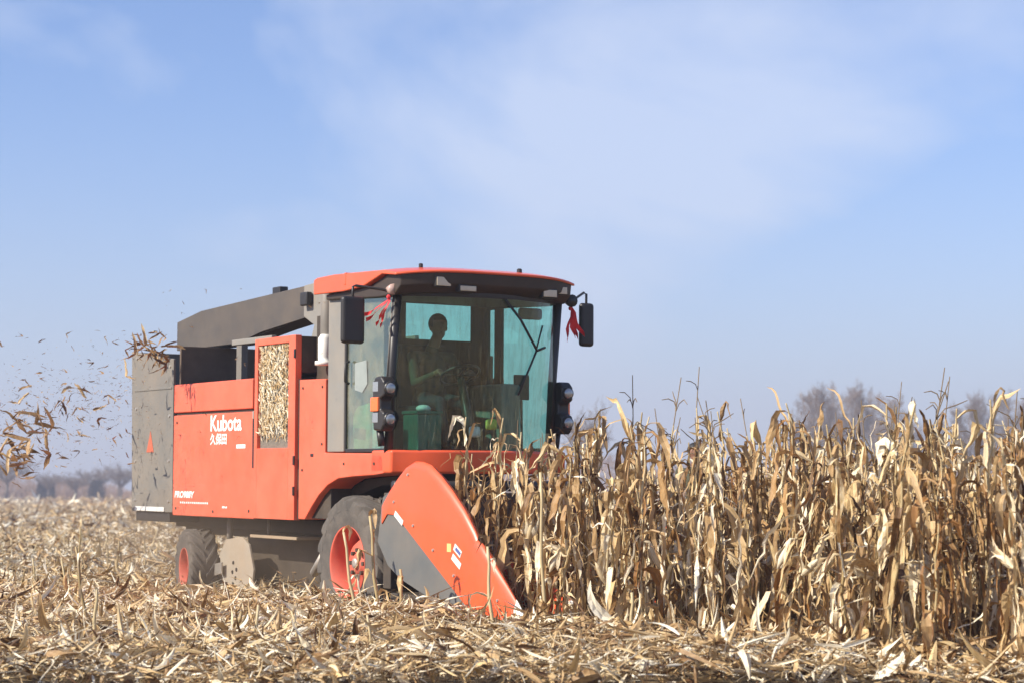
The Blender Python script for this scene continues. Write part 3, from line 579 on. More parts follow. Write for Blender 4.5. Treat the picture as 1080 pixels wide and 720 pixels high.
for (yy, zz, cc, nm) in ((-.12, 1.86, (.55, .6, .65), 'crumpled silver wrapper behind the lower windscreen'), (.06, 1.93, (.6, .55, .1), 'small yellow packet behind the lower windscreen')):
    o = MB().box(.80, .84, yy-.06, yy+.06, zz-.05, zz+.05); o = o.build('wrapper' if cc[0] < .58 else 'packet', mat('paper', cc, .5, var=.4, scale=20), None, .02); o.rotation_euler = (.3, 0, 0); place(o); tag(o, nm, 'litter')
# ribbons
RB = mat('red_ribbon', (.75, .03, .04), .6, var=.1)
def ribbon_thing(ori, ends, label):
    e_ = MB()
    for q in ends:
        p0 = Vector(ori); p1 = Vector(q); n_ = 7
        secs = []
        for i in range(n_):
            t0 = i/(n_-1); c_ = p0.lerp(p1, t0)+Vector((.02*math.sin(t0*7), .015*math.sin(t0*9+1), -.03*math.sin(t0*3.1)))
            wv = Vector((.012, .012*math.sin(t0*4), .016)); secs.append([c_-wv, c_+wv, c_+wv+Vector((0, -.002, 0)), c_-wv+Vector((0, -.002, 0))])
        e_.loft(secs)
    e_.sphere(ori, .022, 8)
    o = e_.build('ribbon', RB); place(o); tag(o, label, 'ribbon')
ribbon_thing((.86, -1.06, 3.06), [(.50, -1.12, 2.92), (.55, -1.12, 2.87), (.70, -1.1, 2.82), (.78, -1.1, 2.80)], 'red ribbon tied to the mirror arm by the cab door, streaming back')
ribbon_thing((.84, .93, 3.05), [(.88, .96, 2.78), (.86, 1.08, 2.80), (.86, .88, 2.74), (.84, 1.02, 2.77)], 'red ribbon hanging from the mirror arm on the far side of the cab')

# ------------------------------------------------------------------ people
def cap(mb, a, b_, ra, rb): mb.tube([a, b_], [ra, rb], 12); mb.sphere(a, ra, 12); mb.sphere(b_, rb, 12)
def finger_hand(mb, wrist, dirv, side_, palmn, curl=.9):
    w0 = Vector(wrist); d_ = Vector(dirv).normalized(); s_ = Vector(side_).normalized(); n_ = Vector(palmn).normalized()
    mb.tube([w0, w0+d_*.05, w0+d_*.085], [.026, .036, .034], 10)
    for k, (off, ln_) in enumerate(((-.030, .068), (-.010, .078), (.010, .074), (.029, .058))):
        b0 = w0+d_*.085+s_*off; q1 = b0+(d_*math.cos(curl*.5)+n_*math.sin(curl*.5))*ln_*.5; q2 = q1+(d_*math.cos(curl*1.3)+n_*math.sin(curl*1.3))*ln_*.5
        mb.tube([b0-d_*.02, q1, q2], [.0105, .0095, .008], 8)
    b0 = w0+d_*.03-s_*.032; q1 = b0+(d_*.6-s_*.6+n_*.3)*.045; q2 = q1+(d_*.8+n_*.5)*.03; mb.tube([b0, q1, q2], [.013, .0115, .009], 8)
def person(name, label, J, zones, loc=None, hmat=None, coat=JACKET):
    """J: joint positions; one fused skin by voxel remesh; f = facing"""
    mb = MB(); h = Vector(J['head']); f = Vector(J['face']).normalized(); lt = Vector((0, 0, 1)).cross(f)
    mb.sphere(h+Vector((0, 0, .02)), (.085, .085, .105), 16); mb.sphere(h+f*.015-Vector((0, 0, .055)), (.062, .062, .065), 14)
    mb.sphere(h+f*.092-Vector((0, 0, .012)), (.013, .013, .022), 8); mb.sphere(h+f*.078-Vector((0, 0, .055)), (.022, .022, .010), 8)
    mb.sphere(h+f*.074+Vector((0, 0, .025))+lt*.0, (.04, .04, .012), 8)
    for s_ in (-1, 1): mb.sphere(h+lt*.085*s_-Vector((0, 0, .01)), (.014, .014, .030), 8); mb.sphere(h+f*.070+lt*.03*s_-Vector((0, 0, .002)), (.014, .014, .010), 8)
    ch_ = Vector(J['chest']); pv = Vector(J['pelvis'])
    cap(mb, h-Vector((0, 0, .07)), ch_+Vector((0, 0, .16)), .052, .060)
    mb.sphere(ch_, (.135, .165, .17), 16); mb.sphere(ch_.lerp(pv, .5), (.125, .15, .17), 16); mb.sphere(pv, (.13, .165, .13), 16)
    for s_ in ('l', 'r'):
        sh, el, wr = [Vector(J[k+s_]) for k in ('sh', 'el', 'wr')]; cap(mb, ch_+Vector((0, 0, .10)), sh, .07, .062); cap(mb, sh, el, .058, .043); cap(mb, el, wr, .042, .028)
        dv = Vector(J.get('hd'+s_, wr-el)); nn_ = Vector(J.get('hn', (0, 0, -1))); sd = dv.cross(nn_); sd = sd if s_ == 'l' else -sd
        finger_hand(mb, wr, dv, sd, nn_)
        hp, kn, an = [Vector(J[k+s_]) for k in ('hp', 'kn', 'an')]; cap(mb, hp, kn, .088, .058); cap(mb, kn, an, .056, .040); cap(mb, an-Vector((0, 0, .03)), an+f*.17-Vector((0, 0, .045)), .042, .032)
    o = mb.build(name, SKIN, None)
    rm = o.modifiers.new('r', 'REMESH'); rm.mode = 'VOXEL'; rm.voxel_size = .009; rm.use_smooth_shade = True
    sm = o.modifiers.new('s', 'SMOOTH'); sm.factor = .5; sm.iterations = 3
    bpy.context.view_layer.update(); me = bpy.data.meshes.new_from_object(o.evaluated_get(bpy.context.evaluated_depsgraph_get()))
    o.modifiers.clear(); o.data = me; me.materials.clear()
    for k in (SKIN, coat, TROUSER, BLACK): me.materials.append(k)
    wrs = [Vector(J['wrl']), Vector(J['wrr'])]; els = [Vector(J['ell']), Vector(J['elr'])]; an_ = [Vector(J['anl']), Vector(J['anr'])]
    for pg in me.polygons:
        c_ = pg.center; k = 1
        if (c_-h).length < .20 and c_.z > ch_.z+.19: k = 0
        elif any((c_-w_).length < .23 and (c_-w_).dot((w_-e_).normalized()) > -.01 for w_, e_ in zip(wrs, els)): k = 0
        elif any(c_.z < a.z+.02 and (c_-a).length < .3 for a in an_): k = 3
        elif c_.z < pv.z-.02 or (J.get('seated') and (c_-pv).dot(f) > .13 and c_.z < pv.z+.14): k = 2
        pg.material_index = k
    hr = MB().sphere(h+Vector((0, 0, .035))-f*.012, (.094, .094, .102), 18); ho = hr.build('hair', HAIR, o, 0, True)
    b_ = bmesh.new(); b_.from_mesh(ho.data)
    bmesh.ops.delete(b_, geom=[v for v in b_.verts if (v.co-h).dot(f) > .045 and v.co.z < h.z+.06 or v.co.z < h.z-.055], context='VERTS'); b_.to_mesh(ho.data); b_.free()
    tag(o, label, 'person'); return o
drv = person('person', 'driver seated in the harvester cab, dark hair and olive jacket, hands on the steering wheel',
    dict(head=(-.04, -.02, 2.88), face=(1, -.1, 0), chest=(-.12, -.06, 2.48), pelvis=(-.14, -.07, 2.18), shl=(-.10, .15, 2.59), shr=(-.10, -.27, 2.59), ell=(.08, .20, 2.33), elr=(.08, -.34, 2.33), wrl=(.32, .09, 2.42), wrr=(.32, -.25, 2.42),
         hpl=(-.05, .02, 2.17), hpr=(-.05, -.16, 2.17), knl=(.36, .06, 2.14), knr=(.36, -.22, 2.14), anl=(.46, .06, 1.75), anr=(.46, -.22, 1.75), seated=True, hdl=(1, 0, .1), hdr=(1, 0, .1)), None)
place(drv)
sx_, sy_ = at(733, 470, 26).x, 26
P0 = lambda x, y, z: (x, y, z)
ppl = person('person', 'dark-haired person in olive jacket standing behind the tall dry corn', 
    dict(head=(0, 0, 1.66), face=(.3, -1, 0), chest=(0, 0, 1.30), pelvis=(0, 0, .95), shl=(.19, 0, 1.42), shr=(-.19, 0, 1.42), ell=(.25, -.03, 1.14), elr=(-.25, -.03, 1.14), wrl=(.24, -.16, .92), wrr=(-.24, -.16, .92),
         hpl=(.09, 0, .92), hpr=(-.09, 0, .92), knl=(.11, -.02, .50), knr=(-.11, -.02, .50), anl=(.12, 0, .09), anr=(-.12, 0, .09), hdl=(0, -.3, -1), hdr=(0, -.3, -1), hn=(0, -1, 0)), None)
ppl.location = (sx_, sy_, GZ+.02); ppl.rotation_euler = (0, 0, 0)

# ------------------------------------------------------------------ corn plants
def leaf(mb, base, az, L, W, e0, e1, bend, tw, rnd, seg=10, wav=.2):
    """strip that rises at e0 and, past 'bend', hangs at e1"""
    p_ = Vector(base); vs_ = []; at_ = []; a = az; ph = random.uniform(0, 6); tw0 = random.uniform(-.5, .5); da = random.gauss(0, .5); k = random.uniform(7, 22)
    for i in range(seg+1):
        t0 = i/seg; s_ = 1/(1+math.exp(-(t0-bend)*k*2)); el = e0+(e1-e0)*s_+random.gauss(0, wav)*min(1, t0*4)
        a = az+da*t0+random.gauss(0, wav*.7)*t0; d_ = Vector((math.cos(el)*math.cos(a), math.cos(el)*math.sin(a), math.sin(el)))
        sd = Vector((-math.sin(a), math.cos(a), 0)); nn_ = d_.cross(sd); q = tw0+tw*t0
        S = sd*math.cos(q)+nn_*math.sin(q); Q = -sd*math.sin(q)+nn_*math.cos(q)
        wd = W*min(1, .45+t0*3)*(1.03-t0**2.2)*(1+.2*math.sin(ph+t0*9)); fo = .5+.35*math.sin(ph+t0*5)
        vs_ += [p_-S*wd/2*math.cos(fo)+Q*wd/2*math.sin(fo), p_, p_+S*wd/2*math.cos(fo)+Q*wd/2*math.sin(fo)]; at_ += [(0, t0*L*3, rnd), (.5, t0*L*3, rnd), (1, t0*L*3, rnd)]
        p_ = p_+d_*(L/seg)
    mb.add(vs_, [(i*3+j, i*3+j+1, i*3+j+4, i*3+j+3) for i in range(seg) for j in (0, 1)], at_)
def corn_meshes(idx, H=2.0, tassel=True, nleaf=None, ear=True):
    """returns (stalk, foliage, tassel, ear) builders"""
    st = MB(); fo = MB(); ta = MB(); ea = MB()
    lean = random.gauss(0, .05), random.gauss(0, .05); nn_ = 13; pts = []
    kink = random.random() < .3
    for i in range(nn_+1):
        t0 = i/nn_; z = H*t0*.86; pts.append(Vector((lean[0]*t0*H+.012*math.sin(i*2.1+idx)+(.25*max(0, t0-.8) if kink else 0), lean[1]*t0*H+.012*math.cos(i*1.7+idx), z)))
    rs = [.0135-.0085*i/nn_ for i in range(nn_+1)]
    P2 = []; R2 = []
    for i in range(nn_):
        P2 += [pts[i], pts[i].lerp(pts[i+1], .9)]; R2 += [rs[i]*1.22, rs[i]]
    P2.append(pts[-1]); R2.append(rs[-1]); st.tube(P2, R2, 6, True, random.random())
    a0 = random.uniform(0, 6.28); cnt = nleaf or nn_-1
    for i in range(1, nn_):
        if i > cnt: break
        base = pts[i]; az = a0+(i % 2)*math.pi+random.gauss(0, .45); t0 = i/nn_
        L = (.76 if .2 < t0 < .75 else .55)*random.uniform(.6, 1.3); W = random.choice((random.uniform(.03, .06), random.uniform(.06, .12)))*(1 if t0 < .8 else .75)
        r_ = random.random()
        rnd = random.uniform(.25, .95) if random.random() > .22 else random.uniform(0, .3)
        # sheath hugging the stalk
        leaf(fo, base-Vector((0, 0, .10)), az, .16, .055, R(88), R(80), .5, .3, rnd, 3, .03)
        if r_ < .70: leaf(fo, base+Vector((0, 0, .05)), az, L, W, R(random.uniform(15, 75)), R(random.uniform(-90, -76)), random.uniform(.03, .2), random.gauss(0, 2.6), rnd, 12, .24)
        elif r_ < .88: leaf(fo, base+Vector((0, 0, .05)), az, L*.85, W, R(random.uniform(30, 75)), R(random.uniform(-85, -50)), random.uniform(.2, .5), random.gauss(0, 3), rnd, 12, .28)
        else: leaf(fo, base, az, L*.8, W*.8, R(random.uniform(60, 85)), R(random.uniform(-20, 40)), .6, random.gauss(0, 2), rnd, 9, .2)
        if t0 < .6 and random.random() < .5: leaf(fo, base+Vector((0, 0, .02)), az+random.gauss(0, 1), L*random.uniform(.6, .9), W*.8, R(random.uniform(-50, 30)), R(-88), .05, random.gauss(0, 3), random.uniform(0, 1), 10, .2)
        for _k in range(1): leaf(fo, base+Vector((0, 0, random.uniform(-.05, .1))), random.uniform(0, 6.28), random.uniform(.15, .45), random.uniform(.010, .026), R(random.uniform(-70, 70)), R(random.uniform(-90, -20)), random.uniform(.1, .5), random.gauss(0, 4), random.uniform(.3, 1), 8, .4)
        if random.random() < .35: leaf(fo, base, az+random.gauss(0, .8), L*.7, W*.6, R(random.uniform(-30, 40)), R(-86), .1, random.gauss(0, 3), random.random(), 8, .3)
    if tassel:
        top = pts[-1]; ax = Vector((lean[0]*1.5+random.gauss(0, .08), lean[1]*1.5+random.gauss(0, .08), 1)).normalized()
        ta.tube([top, top+ax*.15, top+ax*random.uniform(.28, .42)], [.0045, .0045, .004], 5, True, .4)
        for k in range(random.choice((1, 3, 5, 7))):
            q = top+ax*random.uniform(.06, .2); a = random.uniform(0, 6.28); o_ = Vector((math.cos(a), math.sin(a), 0)); ln_ = random.uniform(.10, .2)
            ta.tube([q, q+(o_*.5+ax)*ln_*.5, q+(o_*.9+ax*.9)*ln_*.8, q+(o_*1.2+ax*random.uniform(.3, 1))*ln_], [.0035, .0045, .0045, .003], 4, True, .3)
    if ear:
        i = random.choice((5, 6)); b0 = pts[i]; a = random.uniform(0, 6.28); o_ = Vector((math.cos(a), math.sin(a), 0)); dn = (o_*.5+Vector((0, 0, random.choice((-.9, -.8, .8, .2))))).normalized()
        c0 = b0+o_*.05; rn = random.uniform(.4, 1); ea.tube([b0, c0, c0+dn*.04, c0+dn*.10, c0+dn*.17, c0+dn*.23], [.008, .012, .027, .030, .024, .006], 8, True, rn)
        for k in range(6):
            aa = random.uniform(0, 6.28); el_ = math.asin(max(-1, min(1, dn.z)))
            leaf(ea, c0+dn*.03+Vector((math.cos(aa), math.sin(aa), 0))*.015, math.atan2(dn.y, dn.x)+random.gauss(0, .3), random.uniform(.16, .30), .05, el_+random.gauss(0, .25), el_+random.gauss(0, .6), .6, random.gauss(0, .8), random.uniform(.4, 1), 6, .1)
    return st, fo, ta, ea
VAR = []
for i in range(18):
    st, fo, ta, ea = corn_meshes(i, random.uniform(1.80, 2.12), i in (2, 7, 13), None, i % 4 != 3)
    objs = [('stalk', st.build('stalk', STALKM, None, 0, True)), ('foliage', fo.build('foliage', RUST if i % 9 == 5 else LEAF, None, 0, False, False))]
    if ta.v: objs.append(('tassel', ta.build('tassel', TASS)))
    if ea.v: objs.append(('ear', ea.build('ear', HUSK, None, 0, True, False)))
    VAR.append([(nm, o.data) for nm, o in objs])
    for _, o in objs: bpy.data.objects.remove(o)
def put_corn(v, loc, rz, s, label=None, name='corn_plant', tilt=(0, 0), group='dry corn plants standing in the uncut rows'):
    e_ = empty(name, loc, (tilt[0], tilt[1], rz)); e_.scale = (s, s, s)
    for nm, me in VAR[v]:
        c = bpy.data.objects.new(nm, me); COL.objects.link(c); c.parent = e_
    tag(e_, label or 'dry tan corn plant with hanging withered leaves standing in the uncut rows', 'corn plant', group); return e_
ROWA = R(-47); rd = Vector((math.cos(ROWA), math.sin(ROWA), 0)); rn_ = Vector((-rd.y, rd.x, 0))
HI = HM.inverted(); start = HW(2.25, -.80, 0); start.z = 0
spots = []
def spot(p_): spots.append((p_.y, 540+p_.x/p_.y*2200, p_))
for row in range(-1, 12):
    s0 = -9.0 if row >= 0 else 1.3
    while s0 < 11:
        s0 += random.uniform(.12, .25)
        p_ = start+rn_*(row*.52+random.gauss(0, .04))+rd*s0; lp = HI @ p_
        if lp.x < 3.30 and lp.y < 1.4 or (lp.x < 3.7 and lp.y < -.95): continue
        if lp.y > 1.35 and lp.x < 1.3: continue
        if row > 2 and random.random() < .38: continue
        if row < 0 and random.random() < .55: continue
        if 540+p_.x/p_.y*2200 < 735 and lp.y > 1.3 and random.random() < .6: continue
        spot(p_)
for gy in (-.9, -.3, .3, .9):      # rows already between the dividers
    s0 = 1.85
    while s0 < 3.4:
        s0 += random.uniform(.10, .19); p_ = HW(s0, gy+random.gauss(0, .04), 0); p_.z = 0; spot(p_)
vis_ = sorted([q for q in spots if -60 < q[1] < 1125], key=lambda q: q[0])
oth = [q for q in spots if not (-60 < q[1] < 1125)]
indiv, rest = vis_[:290], vis_[290:]+oth
for i, (d_, px, p_) in enumerate(indiv):
    hgt = random.choice((random.uniform(.70, .92), random.uniform(.84, 1.04), random.uniform(.8, 1.0)))
    if 718 < px < 746 and d_ < 24: hgt *= .84
    if px < 730: hgt *= random.uniform(.88, 1.12)
    if px > 800: hgt *= 1.05
    if 560 < px < 800 and random.random() < .35: hgt *= random.uniform(1.05, 1.16)
    put_corn(random.randrange(18), (p_.x, p_.y, GZ), random.uniform(0, 6.28), hgt, tilt=tuple(random.gauss(0, .035 if (HI @ p_).x < 3.6 and (HI @ p_).y < 0 else .22 if random.random() < .2 else .075) for _ in (0, 1)))
for (px, d_, top, v, lab) in ((705, 18.6, 398, 13, 'tallest bare-topped corn plant standing alone above its neighbours right of the far cab mirror'), (736, 19.2, 386, 2, 'corn plant whose branched tassel rises above the person behind the corn'),
        (657, 19.6, 395, 7, 'thin corn plant with an upright tassel just right of the round bare tree'), (504, 17.8, 438, 4, 'corn plant with curled top leaves in front of the lower windscreen'), (592, 18.6, 452, 6, 'corn plant standing in front of the far light cluster'),
        (985, 17.2, 388, 13, 'tallest corn plant in the right part of the stand, its leaning tassel against the sky'), (948, 17.6, 402, 2, 'corn plant with a curled tassel beside the tallest one on the right'), (850, 17.5, 424, 9, 'corn plant with folded-over top leaf below the poplars')):
    h = (519-top)/2200*d_+CAM_H-GZ; vh = max(max(v_.co.z for v_ in me.vertices) for _, me in VAR[v])
    g_ = at(px, 600, d_); put_corn(v, (g_.x, d_, GZ), random.uniform(0, 6.28), h/vh, lab, group='corn plants rising above the rest')
# the rest of the stand as one mass
def merge(items, name, m):
    Vs = []; Fs = []; As = []; off = 0
    for me, M_ in items:
        n_ = len(me.vertices); co = np.empty(n_*3, np.float32); me.vertices.foreach_get('co', co); co = co.reshape(-1, 3)
        Mn = np.array(M_); co = co@Mn[:3, :3].T+Mn[:3, 3]; at_ = np.empty(n_*3, np.float32); me.attributes['lf'].data.foreach_get('vector', at_)
        fs_ = [tuple(p.vertices) for p in me.polygons if len(p.vertices) == 4]
        Vs.append(co); As.append(at_.reshape(-1, 3)); Fs.append(np.array(fs_)+off); off += n_
    return bigmesh(name, np.concatenate(Vs), np.concatenate(Fs), np.concatenate(As), m, True)
items = []
for (d_, px, p_) in rest:
    M_ = Matrix.Translation((p_.x, p_.y, GZ)) @ Matrix.Rotation(random.uniform(0, 6.28), 4, 'Z') @ Matrix.Rotation(random.gauss(0, .06), 4, 'X') @ Matrix.Scale(random.uniform(.85, 1.02), 4)
    for nm, me in VAR[random.randrange(18)]:
        items.append((me, M_))
if items:
    o = merge(items, 'corn_rows', LEAF); tag(o, 'dense mass of dry corn at the back of the uncut stand', 'corn', kind='stuff')
print('corn', len(indiv), len(rest))

# lone stalks left standing in the cut part
def lone(px, py, d_, H, label, nleaf=3, lean=(0, 0), bent=False):
    g_ = at(px, py, d_); loc = (g_.x, d_, GZ)
    st = MB(); fo = MB(); pts = [Vector((lean[0]*t0*H+.01*math.sin(t0*9), lean[1]*t0*H, H*t0)) for t0 in np.linspace(0, 1, 7)]
    if bent: pts.append(pts[-1]+Vector((.12, .02, -.10))); 
    st.tube(pts, [.016-.006*i/8 for i in range(len(pts))], 7, True, random.uniform(.1, .8))
    for k in range(nleaf):
        b0 = pts[random.randrange(1, 7)]; az = random.uniform(0, 6.28); leaf(fo, b0, az, random.uniform(.2, .42), random.uniform(.03, .06), R(random.uniform(20, 70)), R(-80), .3, random.gauss(0, 1.5), random.uniform(.2, 1), 8, .25)
    e_ = empty('broken_corn_stalk', loc); st.build('stalk', STALKM, e_, 0, True)
    if nleaf: fo.build('foliage', LEAF, e_, 0, True, False)
    tag(e_, label, 'corn stalk'); return e_
lone(402, 640, 17.2, 1.0, 'tall broken stalk with drooping leaves in front of the side plate of the divider', 6, (-.10, 0))
lone(378, 640, 18.2, .85, 'thin snapped stalk leaning against the front wheel', 2, (-.16, 0))
lone(427, 660, 17.6, .55, 'pale yellow curved stalk standing below the grey divider plate', 2, (-.08, 0))
lone(521, 700, 16.0, .78, 'thick ragged stalk standing before the nose of the near divider', 4, (-.07, 0))
lone(575, 690, 16.5, 1.35, 'tall greenish bare stalk in front of the row dividers', 4, (-.03, 0))
lone(93, 665, 17.6, .74, 'dark leaning stalk sticking out of the residue at the left', 3, (-.16, 0))
lone(100, 705, 15.2, .50, 'short pale stub beside the dark leaning stalk at the left', 1, (0, 0))
lone(84, 580, 27, .75, 'slim pale upright stalk in the stubble far left', 1, (0, 0))
lone(124, 580, 26, .60, 'upright stalk with a curled leaf at the edge of the stubble near the rear hood', 2, (.02, 0))
lone(245 , 690, 15.8, .30, 'short split stub in the residue below the rear wheel', 1, (.2, 0))
lone(640, 690, 16.2, 1.25, 'orange-tan stalk standing just ahead of the white divider tips', 5, (.02, 0))
lone(915, 712, 15.0, .60, 'yellow-green snapped stalk leaning right at the foot of the corn', 1, (.14, 0))
lone(888, 712, 15.2, .62, 'yellow-green snapped stalk leaning left at the foot of the corn', 1, (-.15, 0), True)
lone(668, 705, 15.6, .45, 'brown stub at the foot of the corn rows', 2, (-.03, 0))
# stubble
sm = []
for k in range(5):
    H = random.uniform(.16, .36); mb = MB(); mb.tube([(0, 0, -.03), (.02*k-.03, .01, H*.5), (.06*k-.1, .02, H)], [.011, .010, .008], 6, True, random.random())
    o = mb.build('stubble_stalk', STALKM, None, 0, True); sm.append(o.data); bpy.data.objects.remove(o)
cnt = 0; stuffst = []
row = -30
for row in range(-42, 30):
    s0 = -60.
    while s0 < 20:
        s0 += random.uniform(.2, .9)
        p_ = start+rn_*(row*.58-.58+random.gauss(0, .05))-rd*0+rd*s0
        if p_.y < 13.6 or p_.y > 60: continue
        px = 540+p_.x/p_.y*2200; lp = HI @ p_
        if not -20 < px < 1100: continue
        if row >= 1 and lp.x > 1.0: continue
        if -5.6 < lp.x < 3.5 and abs(lp.y) < 1.25: continue
        if random.random() < (.76 if p_.y < 24 else .5): continue
        M_ = Matrix.Translation((p_.x, p_.y, GZ)) @ Matrix.Rotation(random.uniform(0, 6.28), 4, 'Z') @ Matrix.Rotation(random.gauss(0, .25), 4, 'X') @ Matrix.Scale(random.uniform(.8, 1.4), 4)
        stuffst.append((p_.y, random.choice(sm), M_))
stuffst.sort(key=lambda q: q[0])
for _, me, M_ in stuffst[:110]:
    o = bpy.data.objects.new('stubble_stalk', me); COL.objects.link(o); o.matrix_world = M_
    tag(o, 'short cut corn stub poking out of the residue', 'stubble', 'cut corn stubs in the harvested ground')
if stuffst[110:]:
    o = merge([(me, M_) for _, me, M_ in stuffst[110:]], 'far_stubble', STALKM); tag(o, 'rows of pale cut stubs across the harvested field', 'stubble', kind='stuff')
print('stub', len(stuffst))

# ------------------------------------------------------------------ residue on the ground
def scatter(n, y0, y1, Lr, Wr, zr, elsd, seg, dens_pow=1.0, wide=1.12, fold=.3, curl=.8):
    u = rng.random(n); y = np.sqrt(y0**2+u*(y1**2-y0**2)) if dens_pow == 1 else y0*(y1/y0)**u
    x = (rng.random(n)*2-1)*y*.2455*wide
    h = ground_h(x, y)
    mound = .11+.08*np.sin(x*1.3+.5*y)+.05*np.sin(2.9*x-1.7*y+1)+.04*np.sin(5.3*x+4.1*y)
    z = h+np.maximum(.0, mound)*rng.random(n)+rng.random(n)*zr
    L = np.minimum(np.exp(rng.normal(np.log(Lr), .55, n)), Lr*2.2); W = np.minimum(Wr*np.exp(rng.normal(0, .5, n)), L*.5)
    az = rng.random(n)*6.283; e0 = rng.normal(0, elsd, n); e1 = e0+rng.normal(-.1, curl, n)
    base = np.stack([x, y, z], -1)
    r = np.where(rng.random(n) < .2, rng.random(n)*.35, .32+rng.random(n)*.8)
    return ribbons(base, az, e0, e1, L, W, rng.normal(0, .8, n), rng.normal(0, 1.3, n), r, seg, fold, rng.normal(0, .6, n))
parts = [scatter(120000, 12.8, 27, .085, .012, .09, .48, 3, curl=.6),
         scatter(22000, 12.8, 27, .17, .030, .10, .32, 5, curl=.8),
         scatter(2600, 12.8, 27, .26, .05, .08, .16, 7, curl=.8),
         scatter(26000, 12.8, 27, .22, .008, .10, .26, 4, fold=.9, curl=.22),
         scatter(60000, 26, 62, .13, .03, .07, .35, 3),
         scatter(3000, 26, 62, .28, .04, .08, .2, 4),
         scatter(26000, 60, 170, .32, .08, .10, .25, 2),
         scatter(9000, 160, 420, .8, .25, .2, .3, 2)]
k = 3600; s0 = rng.uniform(.6, 9, k); off = rng.normal(-.12, .25, k); fx = start.x+rd.x*s0+rn_.x*off; fy = start.y+rd.y*s0+rn_.y*off
L = np.minimum(np.exp(rng.normal(np.log(.20), .5, k)), .5)
parts.append(ribbons(np.stack([fx, fy, GZ+.02+rng.random(k)**2*.17], -1), rng.random(k)*6.28, rng.normal(.1, .5, k), rng.normal(-.2, .7, k), L, np.minimum(L*.3, .04)*np.exp(rng.normal(0, .4, k)), rng.normal(0, .9, k), rng.normal(0, 1.3, k), .3+rng.random(k)*.7, 5, .35, rng.normal(0, .7, k)))
V, F_, A = joinb(parts)
res = bigmesh('crop_residue', V, F_, A, LEAF, False); tag(res, 'thick layer of shredded dry corn leaves and husks covering the harvested ground', 'crop residue', kind='stuff')
# husks stuck on the screen
n_ = 1500
bx0 = np.stack([rng.uniform(-1.97, -1.28, n_), np.full(n_, YS+.016)-rng.random(n_)*.03, rng.uniform(1.78, 2.75, n_)], -1)
keep = (bx0[:, 2] > 1.85) | (rng.random(n_) < .5); bx0 = bx0[keep]; n_ = len(bx0)
th = rng.normal(0, .8, n_)+np.pi/2
V, F_, A = ribbons(bx0, np.where(rng.random(n_) < .5, 0, np.pi)+rng.normal(0, .25, n_), th, th+rng.normal(0, .8, n_), np.exp(rng.normal(np.log(.06), .4, n_)), np.full(n_, .013), np.full(n_, np.pi/2)+rng.normal(0, .5, n_), np.full(n_, np.pi/2), rng.uniform(.3, 1, n_), 3, .3)
V[:, 0] = np.clip(V[:, 0], -1.985, -1.275); V[:, 2] = np.clip(V[:, 2], 1.725, 2.755)
V4 = np.c_[V, np.ones(len(V))]@np.array(HM).T; o = bigmesh('stuck_chaff', V4[:, :3], F_, A, LEAF); tag(o, 'mat of pale husk shreds stuck to the air screen of the harvester', 'chaff', kind='stuff')

# ------------------------------------------------------------------ flying husks
fm = []
for k in range(8):
    mb = MB()
    for j in range(random.choice((1, 1, 2))):
        leaf(mb, (0, 0, 0), random.uniform(0, 6.28) if j else 0, random.uniform(.7, 1.1), random.uniform(.11, .24), random.uniform(-.2, .4), random.uniform(-.6, .4), .5, random.gauss(0, 1.5), random.uniform(.0, .6), 8, .22)
    o = mb.build('flying_husk', LEAF, None, 0, True, False); fm.append(o.data); bpy.data.objects.remove(o)
def fly(px, py, L, label='dry husk shred blown through the air left of the harvester', group='husk shreds flying through the air', rx=None, kk=None, dd=None):
    d_ = dd if dd else random.uniform(22.3, 24.8); p_ = at(px, py, d_); o = bpy.data.objects.new('flying_husk', kk if kk else random.choice(fm)); COL.objects.link(o)
    o.location = p_; s = L*1.0; o.scale = (s, s, s); o.rotation_euler = rx if rx else (random.uniform(0, 6.28), random.gauss(0, .6), random.gauss(0, .5)+random.choice((0, math.pi)))
    tag(o, label, 'husk shred', group); return o
for (px, py, L) in ((15, 438, .33), (45, 436, .30), (62, 425, .22), (35, 405, .22), (90, 418, .28), (96, 428, .24), (75, 410, .30), (20, 470, .38), (8, 463, .35), (30, 462, .35), (45, 450, .33), (58, 447, .26), (5, 480, .34), (18, 485, .3), (42, 480, .26), (52, 478, .24), (70, 487, .18), (12, 492, .3), (22, 447, .3), (38, 443, .33), (16, 425, .16), (28, 458, .3), (3, 455, .3), (10, 475, .3), (25, 476, .26), (100, 443, .2), (85, 462, .16), (86, 447, .15), (132, 397, .2), (110, 386, .12), (30, 412, .18), (47, 395, .14), (20, 500, .25), (5, 500, .25), (33, 487, .22)):
    fly(px+random.gauss(0, 2), py+random.gauss(0, 2), L*1.1)
    fly(px*.9+random.gauss(0, 6), py+random.gauss(4, 7), L*.6)
for k in range(110):
    px = random.uniform(0, 136); py = random.triangular(340, 508, 455); fly(px, py, random.uniform(.04, .13))
for k in range(44):
    fly(random.gauss(160, 13), random.gauss(370, 10), random.uniform(.06, .27), 'tan husk piece tumbling out over the rear hood of the harvester', 'husks spilling from the chute over the rear hood', dd=random.uniform(22.4, 23.4))
fly(176, 366, .28, 'tan husk piece tumbling out over the rear hood of the harvester', 'husks spilling from the chute over the rear hood', (0, 0, 0), dd=22.6)
for k in range(34):
    fly(random.uniform(140, 345), random.uniform(300, 545), random.uniform(.02, .06), 'tiny chaff fleck floating beside the flank of the harvester', 'chaff flecks drifting beside the harvester', dd=random.uniform(19.0, 20.2))

